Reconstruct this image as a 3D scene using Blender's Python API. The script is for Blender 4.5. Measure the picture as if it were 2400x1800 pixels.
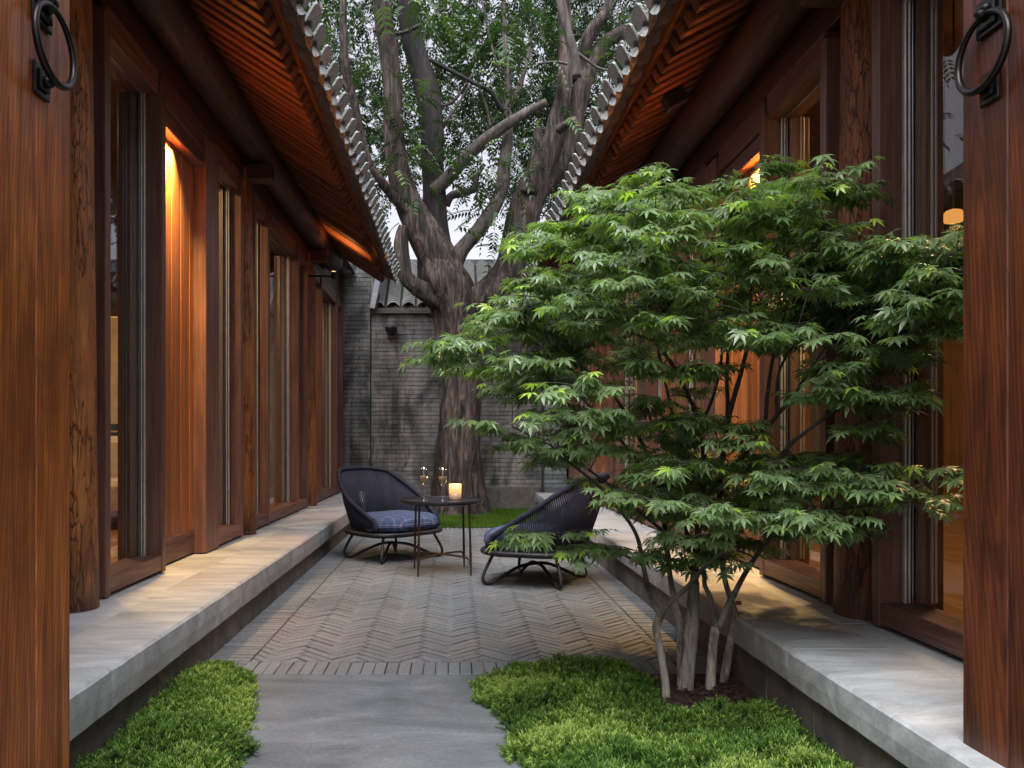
import bpy, math, random
import numpy as np
from mathutils import Vector, Matrix, noise as mnoise
for o in list(bpy.data.objects): bpy.data.objects.remove(o)
R = math.radians; PI = math.pi
sc = bpy.context.scene; COL = sc.collection
rng = random.Random(7)
# ------------------------------------------------------------------ camera
CAMH = 1.05; F = 1850.0; VX, VY = 1062.0, 1035.0
cd = bpy.data.cameras.new('camera'); cam = bpy.data.objects.new('camera', cd); COL.objects.link(cam)
cam.location = (0, 0, CAMH); cam.rotation_euler = (R(90), 0, 0)
cd.sensor_width = 36; cd.lens = F/2400*36; cd.shift_x = (1200-VX)/2400; cd.shift_y = (VY-900)/2400
cd.clip_start = .05; cd.clip_end = 500
sc.camera = cam
# ------------------------------------------------------------------ world
w = bpy.data.worlds.new('World'); sc.world = w; w.use_nodes = True
nt = w.node_tree; nt.nodes.clear()
sky = nt.nodes.new('ShaderNodeTexSky'); sky.sky_type = 'NISHITA'; sky.sun_disc = False
SUN_E, SUN_R = R(60), R(200)
sky.sun_elevation = SUN_E; sky.sun_rotation = SUN_R; sky.air_density = 1.0; sky.dust_density = 3.0
hs = nt.nodes.new('ShaderNodeHueSaturation'); hs.inputs['Saturation'].default_value = .22
mixc = nt.nodes.new('ShaderNodeMix'); mixc.data_type = 'RGBA'; mixc.inputs[0].default_value = .75
mixc.inputs[7].default_value = (1.45, 1.42, 1.70, 1)
bg = nt.nodes.new('ShaderNodeBackground'); bg.inputs['Strength'].default_value = .09
wo = nt.nodes.new('ShaderNodeOutputWorld')
nt.links.new(sky.outputs[0], hs.inputs['Color']); nt.links.new(hs.outputs[0], mixc.inputs[6])
nt.links.new(mixc.outputs[2], bg.inputs['Color']); nt.links.new(bg.outputs[0], wo.inputs['Surface'])
sl = bpy.data.lights.new('sun', 'SUN'); sl.energy = 1.5; sl.angle = R(60); sl.color = (.97, .985, 1)
so = bpy.data.objects.new('sun', sl); COL.objects.link(so)
so.rotation_euler = (R(24), R(-6), 0)     # high and behind the camera, through thin cloud
vs = sc.view_settings; vs.view_transform = 'Standard'; vs.look = 'None'; vs.gamma = 1; vs.use_curve_mapping = False
vs.exposure = 2.4
sc.cycles.max_bounces = 8; sc.cycles.transparent_max_bounces = 16; sc.cycles.diffuse_bounces = 4
sc.cycles.use_denoising = True; sc.cycles.caustics_refractive = False; sc.cycles.caustics_reflective = False
# ------------------------------------------------------------------ helpers
def P(px, py, y): return Vector(((px-VX)/F*y, y, CAMH-(py-VY)/F*y))
def link(o): COL.objects.link(o); return o
def tag(o, label=None, cat=None, group=None, kind=None):
    for k, v in (('label', label), ('category', cat), ('group', group), ('kind', kind)):
        if v: o[k] = v
    return o
def empty(name, loc=(0,0,0), label=None, cat=None, group=None, kind=None, rz=0):
    o = bpy.data.objects.new(name, None); o.location = loc; o.rotation_euler = (0,0,rz); o.empty_display_size = .1
    return tag(link(o), label, cat, group, kind)
def put(name, mesh, parent=None, loc=(0,0,0), rot=(0,0,0), scale=(1,1,1)):
    o = bpy.data.objects.new(name, mesh); o.location = loc; o.rotation_euler = rot; o.scale = scale
    if parent: o.parent = parent
    return link(o)
class MB:
    def __init__(s): s.v = []; s.f = []
    def add(s, v, f):
        n = len(s.v); s.v += [tuple(p) for p in v]; s.f += [tuple(i+n for i in q) for q in f]; return s
    def box(s, x0, x1, y0, y1, z0, z1, c=0.0):
        if x0 > x1: x0, x1 = x1, x0
        if c <= 0:
            v = [(x,y,z) for z in (z0,z1) for y in (y0,y1) for x in (x0,x1)]
            return s.add(v, [(0,2,3,1),(4,5,7,6),(0,1,5,4),(2,6,7,3),(0,4,6,2),(1,3,7,5)])
        c = min(c, .45*min(x1-x0, y1-y0, z1-z0))
        lo = (x0,y0,z0); hi = (x1,y1,z1); ctr = Vector(((x0+x1)/2,(y0+y1)/2,(z0+z1)/2))
        V = []; ix = {}
        for sx in (0,1):
            for sy in (0,1):
                for sz in (0,1):
                    sg = (sx,sy,sz); base = [hi[i] if sg[i] else lo[i] for i in range(3)]
                    for a in range(3):      # vertex on face 'a', pulled in along the other two axes
                        p = base[:]
                        for b in range(3):
                            if b != a: p[b] += -c if sg[b] else c
                        ix[(sx,sy,sz,a)] = len(V); V.append(tuple(p))
        Fs = []
        for a in range(3):
            b, d = (a+1)%3, (a+2)%3
            for sa in (0,1):
                q = []
                for sb, sd in ((0,0),(1,0),(1,1),(0,1)):
                    k = [0,0,0]; k[a]=sa; k[b]=sb; k[d]=sd; q.append(ix[(*k,a)])
                Fs.append(q)
            for sb in (0,1):
                for sd in (0,1):
                    k0=[0,0,0]; k0[b]=sb; k0[d]=sd; k1=k0[:]; k1[a]=1
                    Fs.append([ix[(*k0,b)],ix[(*k1,b)],ix[(*k1,d)],ix[(*k0,d)]])
        for sx in (0,1):
            for sy in (0,1):
                for sz in (0,1): Fs.append([ix[(sx,sy,sz,a)] for a in range(3)])
        out = []
        for q in Fs:
            p = [Vector(V[i]) for i in q]; nrm = (p[1]-p[0]).cross(p[2]-p[0]); m = sum(p, Vector())/len(p)
            out.append(tuple(q) if nrm.dot(m-ctr) > 0 else tuple(reversed(q)))
        return s.add(V, out)
    def tube(s, pts, rad, seg=8, caps=True, bump=0, fr=6):
        pts = [Vector(p) for p in pts]; n = len(pts)
        if not hasattr(rad, '__len__'): rad = [rad]*n
        V = []; up = None
        for i, p in enumerate(pts):
            t = (pts[min(i+1,n-1)]-pts[max(i-1,0)]).normalized()
            if up is None: up = Vector((0,0,1)) if abs(t.z) < .9 else Vector((1,0,0))
            a = t.cross(up).normalized(); b = a.cross(t).normalized(); up = b
            for k in range(seg):
                an = 2*PI*k/seg; d = a*math.cos(an)+b*math.sin(an); r = rad[i]
                if bump: r *= 1+bump*mnoise.noise(Vector((d.x*fr*.5+p.x*2, d.y*fr*.5+p.y*2, p.z*1.2+d.z*2)))+bump*.6*mnoise.noise(Vector((an*fr*.55, p.z*.9+p.x, 7.3+math.cos(an)*2)))
                V.append(p+d*r)
        Fc = [(i*seg+k, i*seg+(k+1)%seg, (i+1)*seg+(k+1)%seg, (i+1)*seg+k) for i in range(n-1) for k in range(seg)]
        if caps: Fc += [tuple(reversed(range(seg))), tuple(range((n-1)*seg, n*seg))]
        return s.add(V, Fc)
    def lathe(s, prof, seg=24, c=(0,0,0)):
        V = [(c[0]+r*math.cos(2*PI*k/seg), c[1]+r*math.sin(2*PI*k/seg), c[2]+z) for r, z in prof for k in range(seg)]
        Fc = [(i*seg+k, i*seg+(k+1)%seg, (i+1)*seg+(k+1)%seg, (i+1)*seg+k) for i in range(len(prof)-1) for k in range(seg)]
        if prof[0][0] > 1e-5: Fc.append(tuple(reversed(range(seg))))
        if prof[-1][0] > 1e-5: Fc.append(tuple(range((len(prof)-1)*seg, len(prof)*seg)))
        return s.add(V, Fc)
    def mesh(s, name, mat, smooth=False):
        me = bpy.data.meshes.new(name); me.from_pydata(s.v, [], s.f)
        if mat: me.materials.append(mat)
        if smooth: me.shade_smooth()
        me.update(); return me
    def build(s, name, mat, parent=None, smooth=False, loc=(0,0,0), rot=(0,0,0)):
        return put(name, s.mesh(name, mat, smooth), parent, loc, rot)
def catmull(pts, k=6):
    n = len(pts); out = []
    A = [np.array(p, float) for p in pts]
    for i in range(n-1):
        p0 = A[max(i-1,0)]; p1 = A[i]; p2 = A[i+1]; p3 = A[min(i+2,n-1)]
        for j in range(k):
            t = j/k; out.append(.5*((2*p1)+(-p0+p2)*t+(2*p0-5*p1+4*p2-p3)*t*t+(-p0+3*p1-3*p2+p3)*t**3))
    out.append(A[-1]); return out
def tri_mesh(name, V, T, mat, tint=None):
    V = np.asarray(V, np.float32); T = np.asarray(T, np.int32)
    me = bpy.data.meshes.new(name); me.vertices.add(len(V)); me.vertices.foreach_set('co', V.ravel())
    me.loops.add(T.size); me.loops.foreach_set('vertex_index', T.ravel())
    me.polygons.add(len(T)); me.polygons.foreach_set('loop_start', np.arange(0, T.size, T.shape[1], dtype=np.int32))
    try: me.polygons.foreach_set('loop_total', np.full(len(T), T.shape[1], np.int32))
    except Exception: pass
    if tint is not None:
        a = me.attributes.new('tint', 'FLOAT', 'POINT'); a.data.foreach_set('value', np.asarray(tint, np.float32))
    me.update(calc_edges=True); me.validate(); me.materials.append(mat); return me
# ------------------------------------------------------------------ materials
def mat(name):
    m = bpy.data.materials.new(name); m.use_nodes = True; return m, m.node_tree, m.node_tree.nodes['Principled BSDF']
def N(t, kind, **kw):
    n = t.nodes.new(kind)
    for k, v in kw.items():
        if k in n.inputs.keys(): n.inputs[k].default_value = v
        else: setattr(n, k, v)
    return n
def coords(t, scale=(1,1,1), rnd=True):
    tc = N(t, 'ShaderNodeTexCoord'); mp = N(t, 'ShaderNodeMapping'); mp.inputs['Scale'].default_value = scale
    t.links.new(tc.outputs['Object'], mp.inputs['Vector'])
    if rnd:
        oi = N(t, 'ShaderNodeObjectInfo'); ml = N(t, 'ShaderNodeMath', operation='MULTIPLY'); ml.inputs[1].default_value = 37
        t.links.new(oi.outputs['Random'], ml.inputs[0]); t.links.new(ml.outputs[0], mp.inputs['Location'])
    return mp.outputs[0]
def ramp(t, src, stops):
    r = N(t, 'ShaderNodeValToRGB'); e = r.color_ramp.elements
    while len(e) < len(stops): e.new(.5)
    for el, (p, c) in zip(e, stops): el.position = p; el.color = (*c, 1) if len(c) == 3 else c
    t.links.new(src, r.inputs[0]); return r.outputs[0]
def mix(t, f, a, b, mode='MIX'):
    m = N(t, 'ShaderNodeMix', data_type='RGBA', blend_type=mode)
    for i, x in ((0, f), (6, a), (7, b)):
        if isinstance(x, (int, float)): m.inputs[i].default_value = x
        elif isinstance(x, tuple): m.inputs[i].default_value = (*x, 1)
        else: t.links.new(x, m.inputs[i])
    return m.outputs[2]
def noise(t, vec, scale=1, detail=6, rough=.6, dist=0):
    n = N(t, 'ShaderNodeTexNoise'); n.inputs['Scale'].default_value = scale; n.inputs['Detail'].default_value = detail
    n.inputs['Roughness'].default_value = rough; n.inputs['Distortion'].default_value = dist
    t.links.new(vec, n.inputs['Vector']); return n.outputs[0]
def bump(t, b, src, strength=.3, dist=.01):
    n = N(t, 'ShaderNodeBump'); n.inputs['Strength'].default_value = strength; n.inputs['Distance'].default_value = dist
    t.links.new(src, n.inputs['Height']); t.links.new(n.outputs[0], b.inputs['Normal']); return n
def bright_by_object(t, col, lo=.75, hi=1.25):
    oi = N(t, 'ShaderNodeObjectInfo'); mr = N(t, 'ShaderNodeMapRange'); mr.inputs[3].default_value = lo; mr.inputs[4].default_value = hi
    t.links.new(oi.outputs['Random'], mr.inputs[0])
    v = N(t, 'ShaderNodeHueSaturation'); t.links.new(col, v.inputs['Color']); t.links.new(mr.outputs[0], v.inputs['Value']); return v.outputs[0]
def wood(name, dark, mid, light, axis=2, gs=16.0, gd=1.2, rings=0, rough=.42, vary=(.82,1.15), figure=.6, wear=0, bs=.25, fk=.7):
    m, t, b = mat(name)
    s = [gs]*3; s[axis] = gs*.056
    v = coords(t, tuple(s)); g = noise(t, v, 1, 7, .62, gd)
    s2 = [90.0]*3; s2[axis] = 2.5
    v2 = coords(t, tuple(s2)); fine = noise(t, v2, 1, 3, .5)
    c = ramp(t, g, [(.28, dark), (.5, mid), (.74, light)])
    if rings:
        tc2 = N(t, 'ShaderNodeTexCoord'); m1 = N(t, 'ShaderNodeMapping'); m1.inputs['Rotation'].default_value = (R(4.5), R(-3.5), 0); t.links.new(tc2.outputs['Object'], m1.inputs[0])
        oi2 = N(t, 'ShaderNodeObjectInfo'); mv = N(t, 'ShaderNodeMath', operation='MULTIPLY'); mv.inputs[1].default_value = .5; t.links.new(oi2.outputs['Random'], mv.inputs[0]); cb = N(t, 'ShaderNodeCombineXYZ'); cb.inputs[0].default_value = .05; t.links.new(mv.outputs[0], cb.inputs[1]); t.links.new(cb.outputs[0], m1.inputs['Location'])
        m2 = N(t, 'ShaderNodeMapping'); m2.inputs['Scale'].default_value = (1,1,.16); t.links.new(m1.outputs[0], m2.inputs[0])
        dn = N(t, 'ShaderNodeTexNoise'); dn.inputs['Scale'].default_value = 9; dn.inputs['Detail'].default_value = 3; t.links.new(m2.outputs[0], dn.inputs['Vector'])
        ds = N(t, 'ShaderNodeVectorMath', operation='SCALE'); ds.inputs['Scale'].default_value = .05; t.links.new(dn.outputs['Color'], ds.inputs[0])
        da_ = N(t, 'ShaderNodeVectorMath', operation='ADD'); t.links.new(m2.outputs[0], da_.inputs[0]); t.links.new(ds.outputs[0], da_.inputs[1])
        wr_ = N(t, 'ShaderNodeTexWave', wave_type='RINGS', rings_direction='Z', wave_profile='SAW'); wr_.inputs['Scale'].default_value = rings; wr_.inputs['Distortion'].default_value = 1.2; wr_.inputs['Detail Scale'].default_value = 14; wr_.inputs['Detail'].default_value = 3
        t.links.new(da_.outputs[0], wr_.inputs['Vector'])
        c = mix(t, .85, c, ramp(t, wr_.outputs[0], [(.0, (1.15,1.1,1.05)), (.55, (1,1,1)), (.85, (.50,.45,.42)), (1, (.9,.9,.9))]), 'MULTIPLY')
        blot = noise(t, coords(t, (5,5,2.2)), 1, 5, .6, .8)
        c = mix(t, .9, c, ramp(t, blot, [(.36, (.50,.47,.5)), (.56, (1,1,1)), (.75, (1.25,1.2,1.1))]), 'MULTIPLY')
    # cathedral figure
    s3 = [7.0]*3; s3[axis] = .8
    v3 = coords(t, tuple(s3)); wv = N(t, 'ShaderNodeTexWave', wave_type='RINGS', rings_direction='X'); wv.inputs['Scale'].default_value = 1.6
    wv.inputs['Distortion'].default_value = 9; wv.inputs['Detail'].default_value = 3; wv.inputs['Detail Scale'].default_value = .6
    t.links.new(v3, wv.inputs['Vector'])
    wr = ramp(t, wv.outputs[0], [(.3, (.55,.5,.48)), (.75, (1.08,1.04,1))])
    c = mix(t, figure, c, wr, 'MULTIPLY')
    fr = ramp(t, fine, [(.35, (.6,.58,.56)), (.6, (1.05,1.05,1.05))])
    c = mix(t, fk, c, fr, 'MULTIPLY')
    if wear:
        vw = coords(t, (3,3,1.2)); wn = noise(t, vw, 1, 5, .65, .6)
        wm = ramp(t, wn, [(.5, (0,0,0)), (.68, (wear,)*3)])
        c = mix(t, wm, c, (.09,.035,.02))
    c = bright_by_object(t, c, *vary)
    t.links.new(c, b.inputs['Base Color'])
    rr = ramp(t, g, [(.3, (rough+.12,)*3), (.7, (rough-.06,)*3)]); t.links.new(rr, b.inputs['Roughness'])
    b.inputs['Specular IOR Level'].default_value = .45
    bump(t, b, fine, bs, .004)
    return m
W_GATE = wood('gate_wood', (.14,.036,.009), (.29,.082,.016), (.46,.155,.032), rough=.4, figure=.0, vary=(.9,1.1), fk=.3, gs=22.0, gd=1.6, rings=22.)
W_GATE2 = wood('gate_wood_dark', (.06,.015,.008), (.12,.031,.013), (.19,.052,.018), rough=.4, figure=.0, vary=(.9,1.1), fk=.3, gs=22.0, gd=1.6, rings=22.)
W_POST = wood('frame_wood', (.125,.060,.046), (.195,.095,.072), (.27,.14,.108), rough=.45, figure=.3)
W_POSTY = wood('frame_wood_long', (.11,.052,.04), (.175,.085,.064), (.24,.125,.095), axis=1, rough=.45, figure=.3)
W_DOOR = wood('door_wood', (.24,.08,.024), (.42,.15,.048), (.56,.235,.085), rough=.4, figure=.35, vary=(.7,1.3))
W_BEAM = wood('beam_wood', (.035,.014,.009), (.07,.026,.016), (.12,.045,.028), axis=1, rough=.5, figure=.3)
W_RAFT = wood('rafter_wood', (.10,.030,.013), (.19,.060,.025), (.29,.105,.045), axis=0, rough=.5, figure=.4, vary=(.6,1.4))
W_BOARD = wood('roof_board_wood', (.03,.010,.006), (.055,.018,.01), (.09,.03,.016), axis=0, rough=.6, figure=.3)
W_FASC = wood('fascia_wood', (.13,.038,.012), (.26,.085,.026), (.36,.13,.045), axis=1, rough=.45, figure=.4, wear=.5)
W_FLOOR = wood('floor_wood', (.16,.08,.035), (.26,.14,.06), (.36,.2,.09), axis=1, rough=.3, figure=.3)
W_DARKIN = wood('interior_wood', (.14,.065,.035), (.22,.11,.055), (.30,.15,.08), rough=.5, figure=.3)
def column_mat(name, a, bb, cc, k=.9):
    m, t, b = mat(name)
    v = coords(t, (9,9,1.1)); g = noise(t, v, 1, 8, .65, 1.6)
    c = ramp(t, g, [(.3, a), (.48, bb), (.68, cc)])
    vc = coords(t, (40,40,5.5)); vo = N(t, 'ShaderNodeTexVoronoi', feature='DISTANCE_TO_EDGE'); vo.inputs['Scale'].default_value = 1
    vd = N(t, 'ShaderNodeVectorMath', operation='ADD'); nn = N(t, 'ShaderNodeTexNoise'); nn.inputs['Scale'].default_value = .7; nn.inputs['Detail'].default_value = 4
    t.links.new(vc, nn.inputs['Vector']); t.links.new(vc, vd.inputs[0]); 
    sm = N(t, 'ShaderNodeVectorMath', operation='SCALE'); sm.inputs['Scale'].default_value = 2.6; t.links.new(nn.outputs['Color'], sm.inputs[0]); t.links.new(sm.outputs[0], vd.inputs[1])
    t.links.new(vd.outputs[0], vo.inputs['Vector'])
    pn = noise(t, coords(t, (5,5,1.3)), 1, 4, .6)
    crack = N(t, 'ShaderNodeMath', operation='ADD'); t.links.new(vo.outputs[0], crack.inputs[0])
    pr = ramp(t, pn, [(.50, (0,0,0)), (.62, (.4,.4,.4))]); t.links.new(pr, crack.inputs[1])
    ck = ramp(t, crack.outputs[0], [(.01, (.32,.26,.22)), (.06, (1,1,1))])
    c = mix(t, .95, c, ck, 'MULTIPLY')
    rg = noise(t, coords(t, (42,42,4.5)), 1, 8, .7, 2.2); c = mix(t, k, c, ramp(t, rg, [(.34, (.38,.32,.3)), (.44, (.9,.88,.86)), (.62, (1.2,1.12,1.0))]), 'MULTIPLY')
    # darker worn foot of the column
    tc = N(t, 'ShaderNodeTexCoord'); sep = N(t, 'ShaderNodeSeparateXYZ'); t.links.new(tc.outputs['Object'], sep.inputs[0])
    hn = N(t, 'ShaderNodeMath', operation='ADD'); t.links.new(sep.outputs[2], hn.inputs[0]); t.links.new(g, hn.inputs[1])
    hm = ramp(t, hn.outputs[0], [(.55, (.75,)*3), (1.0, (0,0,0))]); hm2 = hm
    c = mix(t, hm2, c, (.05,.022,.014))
    t.links.new(c, b.inputs['Base Color']); b.inputs['Roughness'].default_value = .42
    ad2 = N(t, 'ShaderNodeMath', operation='ADD'); t.links.new(ck, ad2.inputs[0]); t.links.new(rg, ad2.inputs[1]); bump(t, b, ad2.outputs[0], 1.0, .012); return m
M_COL = column_mat('weathered_column', (.16,.052,.018), (.34,.125,.032), (.50,.21,.058), .75)
M_COL2 = column_mat('column_wood', (.17,.052,.022), (.26,.082,.03), (.36,.13,.052), .4)
def stone(name, a, bb, cc, scale=(1.2,6,6), rough=.75, pink=None, bs=.25, fine=.35, rnd=True):
    m, t, b = mat(name)
    v = coords(t, scale, rnd); g = noise(t, v, 1, 9, .62, 1.5)
    c = ramp(t, g, [(.3, a), (.5, bb), (.7, cc)])
    if pink:
        pn = noise(t, coords(t, (1.1,1.1,1.1), rnd), 1, 4, .55, .5)
        c = mix(t, ramp(t, pn, [(.48, (0,0,0)), (.66, (.75,)*3)]), c, pink)
    fn = noise(t, coords(t, (60,60,60), rnd), 1, 5, .7)
    c = mix(t, fine, c, ramp(t, fn, [(.3, (.62,)*3), (.65, (1.1,)*3)]), 'MULTIPLY')
    c = bright_by_object(t, c, .92, 1.08)
    t.links.new(c, b.inputs['Base Color']); b.inputs['Roughness'].default_value = rough
    ad = N(t, 'ShaderNodeMath', operation='ADD'); t.links.new(g, ad.inputs[0]); t.links.new(fn, ad.inputs[1])
    bump(t, b, ad.outputs[0], bs, .006); return m
M_SLAB = stone('sandstone', (.25,.258,.265), (.37,.38,.392), (.53,.545,.56), (1.5,5.5,6), pink=(.37,.33,.34))
M_SLAB2 = stone('grey_sandstone', (.31,.318,.332), (.41,.418,.436), (.52,.53,.55), (1.6,4,5))
M_RISER = stone('riser_brickstone', (.07,.062,.058), (.12,.105,.098), (.18,.16,.15), (5,5,5))
M_PATH = stone('path_concrete', (.09,.095,.105), (.135,.142,.156), (.195,.205,.22), (1.6,3.4,3.4), bs=.5, fine=.75, rnd=False)
M_GROUND = stone('ground_earth', (.04,.035,.03), (.07,.06,.05), (.1,.085,.07), (3,3,3))
M_JOINT = stone('paving_joint', (.012,.011,.011), (.02,.018,.018), (.035,.03,.03), (20,20,20))
M_SOIL = stone('soil', (.022,.011,.008), (.05,.024,.016), (.085,.04,.028), (25,25,25), rough=.9, bs=.8)
def brick_mat(name, base, var, pink=.4, wnoise=True):
    m, t, b = mat(name)
    ge = N(t, 'ShaderNodeNewGeometry'); mp = N(t, 'ShaderNodeMapping'); mp.inputs['Scale'].default_value = (.9,.7,.9); t.links.new(ge.outputs['Position'], mp.inputs[0])
    g = noise(t, mp.outputs[0], 1, 5, .6, .6)
    c = ramp(t, g, [(.32, tuple(x*.72 for x in base)), (.52, base), (.72, tuple(x*1.3 for x in base))])
    mp2 = N(t, 'ShaderNodeMapping'); mp2.inputs['Location'].default_value = (3.1,9.2,4.4); mp2.inputs['Scale'].default_value = (1.3,.9,1.3); t.links.new(ge.outputs['Position'], mp2.inputs[0])
    pn = noise(t, mp2.outputs[0], 1, 4, .55)
    c = mix(t, ramp(t, pn, [(.5, (0,0,0)), (.65, (pink,)*3)]), c, (base[0]*1.15, base[1]*.86, base[2]*.84))
    at = N(t, 'ShaderNodeAttribute', attribute_name='tint')
    oi = N(t, 'ShaderNodeObjectInfo'); ad = N(t, 'ShaderNodeMath', operation='ADD'); t.links.new(at.outputs['Fac'], ad.inputs[0]); t.links.new(oi.outputs['Random'], ad.inputs[1])
    fr = N(t, 'ShaderNodeMath', operation='FRACT'); t.links.new(ad.outputs[0], fr.inputs[0])
    mr = N(t, 'ShaderNodeMapRange'); mr.inputs[3].default_value = 1-var; mr.inputs[4].default_value = 1+var; t.links.new(fr.outputs[0], mr.inputs[0])
    hv = N(t, 'ShaderNodeHueSaturation'); t.links.new(c, hv.inputs['Color']); t.links.new(mr.outputs[0], hv.inputs['Value'])
    fn = N(t, 'ShaderNodeTexNoise'); fn.inputs['Scale'].default_value = 55; fn.inputs['Detail'].default_value = 5; t.links.new(ge.outputs['Position'], fn.inputs['Vector'])
    c = mix(t, .5, hv.outputs[0], ramp(t, fn.outputs[0], [(.3, (.6,)*3), (.65, (1.12,)*3)]), 'MULTIPLY')
    t.links.new(c, b.inputs['Base Color']); b.inputs['Roughness'].default_value = .8
    bump(t, b, fn.outputs[0], .35, .004); return m
M_PAVE = brick_mat('grey_paving_brick', (.155,.165,.174), .10, .4)
# grimy wall brick: smooth limewashed patches fading into darker bare bricks, drip stains
def wall_mat(name, lo, mid, hi, green=.3):
    m, t, b = mat(name)
    ge = N(t, 'ShaderNodeNewGeometry'); 
    def W(s, l=(0,0,0)):
        mp = N(t, 'ShaderNodeMapping'); mp.inputs['Scale'].default_value = s; mp.inputs['Location'].default_value = l; t.links.new(ge.outputs['Position'], mp.inputs[0]); return mp.outputs[0]
    g = noise(t, W((2.6,1,.9)), 1, 8, .66, .9)
    c = ramp(t, g, [(.40, lo), (.49, mid), (.58, hi)])
    dr = noise(t, W((5,1,.45), (2,0,0)), 1, 6, .6, .3)
    c = mix(t, .8, c, ramp(t, dr, [(.38, (.5,.48,.47)), (.55, (1,1,1))]), 'MULTIPLY')
    gn = noise(t, W((1.1,1,.8), (7,0,3)), 1, 4, .5)
    c = mix(t, ramp(t, gn, [(.45, (0,0,0)), (.7, (green,)*3)]), c, (mid[0]*.8, mid[1]*.98, mid[2]*.95))
    at = N(t, 'ShaderNodeAttribute', attribute_name='tint'); oi = N(t, 'ShaderNodeObjectInfo')
    ad = N(t, 'ShaderNodeMath', operation='ADD'); t.links.new(at.outputs['Fac'], ad.inputs[0]); t.links.new(oi.outputs['Random'], ad.inputs[1])
    fr = N(t, 'ShaderNodeMath', operation='FRACT'); t.links.new(ad.outputs[0], fr.inputs[0])
    rr = ramp(t, fr.outputs[0], [(0, (.55,)*3), (.25, (.8,)*3), (.8, (1.05,)*3), (1, (1.3,)*3)])
    msk = ramp(t, g, [(.42, (1,1,1)), (.6, (.35,.35,.35))])
    c = mix(t, msk, c, mix(t, 1, c, rr, 'MULTIPLY'))
    fn = noise(t, W((50,50,50)), 1, 5, .7)
    c = mix(t, .5, c, ramp(t, fn, [(.3, (.6,)*3), (.65, (1.12,)*3)]), 'MULTIPLY')
    t.links.new(c, b.inputs['Base Color']); b.inputs['Roughness'].default_value = .85
    bump(t, b, fn, .4, .006); return m
M_WALL = wall_mat('old_wall_brick', (.085,.09,.092), (.20,.19,.188), (.33,.305,.30))
M_WALLD = wall_mat('dark_pier_brick', (.06,.066,.068), (.12,.125,.125), (.26,.265,.26))
M_WALLG = wall_mat('pale_pier_brick', (.16,.175,.18), (.24,.26,.265), (.33,.35,.35))
M_MORT = stone('mortar', (.045,.042,.04), (.07,.065,.062), (.1,.095,.09), (8,8,8), rnd=False)
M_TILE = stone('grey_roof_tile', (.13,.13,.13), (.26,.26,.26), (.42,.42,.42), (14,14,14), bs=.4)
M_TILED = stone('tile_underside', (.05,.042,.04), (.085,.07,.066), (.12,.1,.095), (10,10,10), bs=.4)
M_TILEF = stone('tile_face', (.13,.135,.135), (.26,.27,.265), (.48,.49,.48), (55,55,55), bs=1.0, fine=.8)
M_TILEW = stone('pale_tile_edge', (.55,.56,.56), (.68,.68,.68), (.78,.78,.78), (20,20,20))
def plain(name, c, rough=.5, metal=0, spec=.5, nb=0):
    m, t, b = mat(name); v = coords(t, (9,9,9)); g = noise(t, v, 1, 5, .6)
    cc = ramp(t, g, [(.3, tuple(x*.8 for x in c)), (.7, tuple(min(1,x*1.15) for x in c))])
    t.links.new(cc, b.inputs['Base Color']); b.inputs['Roughness'].default_value = rough; b.inputs['Metallic'].default_value = metal
    b.inputs['Specular IOR Level'].default_value = spec
    if nb: bump(t, b, noise(t, coords(t, (200,200,200)), 1, 3), nb, .002)
    return m
M_IRON = plain('black_iron', (.018,.018,.02), .35, .7, nb=.2)
M_RING = plain('bronze_black_ring', (.03,.026,.026), .28, .85)
M_CHAIR = plain('charcoal_powder_coat', (.016,.016,.022), .5)
M_ROPE = plain('navy_rope', (.017,.018,.038), .85, nb=.6)
M_BRONZE = plain('bronze_leg', (.075,.045,.032), .38, .6)
M_TTOP = plain('black_table_top', (.018,.020,.025), .3)
M_ALU = plain('satin_aluminium', (.72,.71,.68), .38, .55)
M_STEEL = plain('grey_steel', (.30,.33,.36), .3, .8)
M_CREAM = plain('cream_panel', (.62,.50,.32), .7)
M_BEIGE = plain('beige_fabric', (.45,.36,.27), .9, nb=.4)
M_DARK = plain('dark_lacquer', (.02,.018,.017), .35)
M_PLAST = plain('room_plaster', (.35,.33,.31), .8)
M_RED = plain('red_plastic', (.25,.02,.015), .5)
def glass(nm, ior):
    m = bpy.data.materials.new(nm); m.use_nodes = True; t = m.node_tree; t.nodes.clear()
    tr = N(t, 'ShaderNodeBsdfTransparent'); tr.inputs[0].default_value = (.9,.91,.91,1)
    gl = N(t, 'ShaderNodeBsdfGlossy'); gl.inputs['Roughness'].default_value = .01; gl.inputs[0].default_value = (.95,.95,.95,1)
    fr = N(t, 'ShaderNodeFresnel'); ge = N(t, 'ShaderNodeNewGeometry'); mr = N(t, 'ShaderNodeMapRange'); mr.inputs[3].default_value = ior; mr.inputs[4].default_value = 1/ior; t.links.new(ge.outputs['Backfacing'], mr.inputs[0]); t.links.new(mr.outputs[0], fr.inputs[0])
    mx = N(t, 'ShaderNodeMixShader'); o = N(t, 'ShaderNodeOutputMaterial')
    t.links.new(fr.outputs[0], mx.inputs[0]); t.links.new(tr.outputs[0], mx.inputs[1]); t.links.new(gl.outputs[0], mx.inputs[2]); t.links.new(mx.outputs[0], o.inputs[0]); return m
M_GLASS = glass('window_glass', 1.38); M_FLUTE = glass('flute_glass', 1.95)
def emit(name, c, s):
    m = bpy.data.materials.new(name); m.use_nodes = True; t = m.node_tree; t.nodes.clear()
    e = N(t, 'ShaderNodeEmission'); e.inputs[0].default_value = (*c, 1); e.inputs[1].default_value = s
    o = N(t, 'ShaderNodeOutputMaterial'); t.links.new(e.outputs[0], o.inputs[0]); return m
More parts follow.
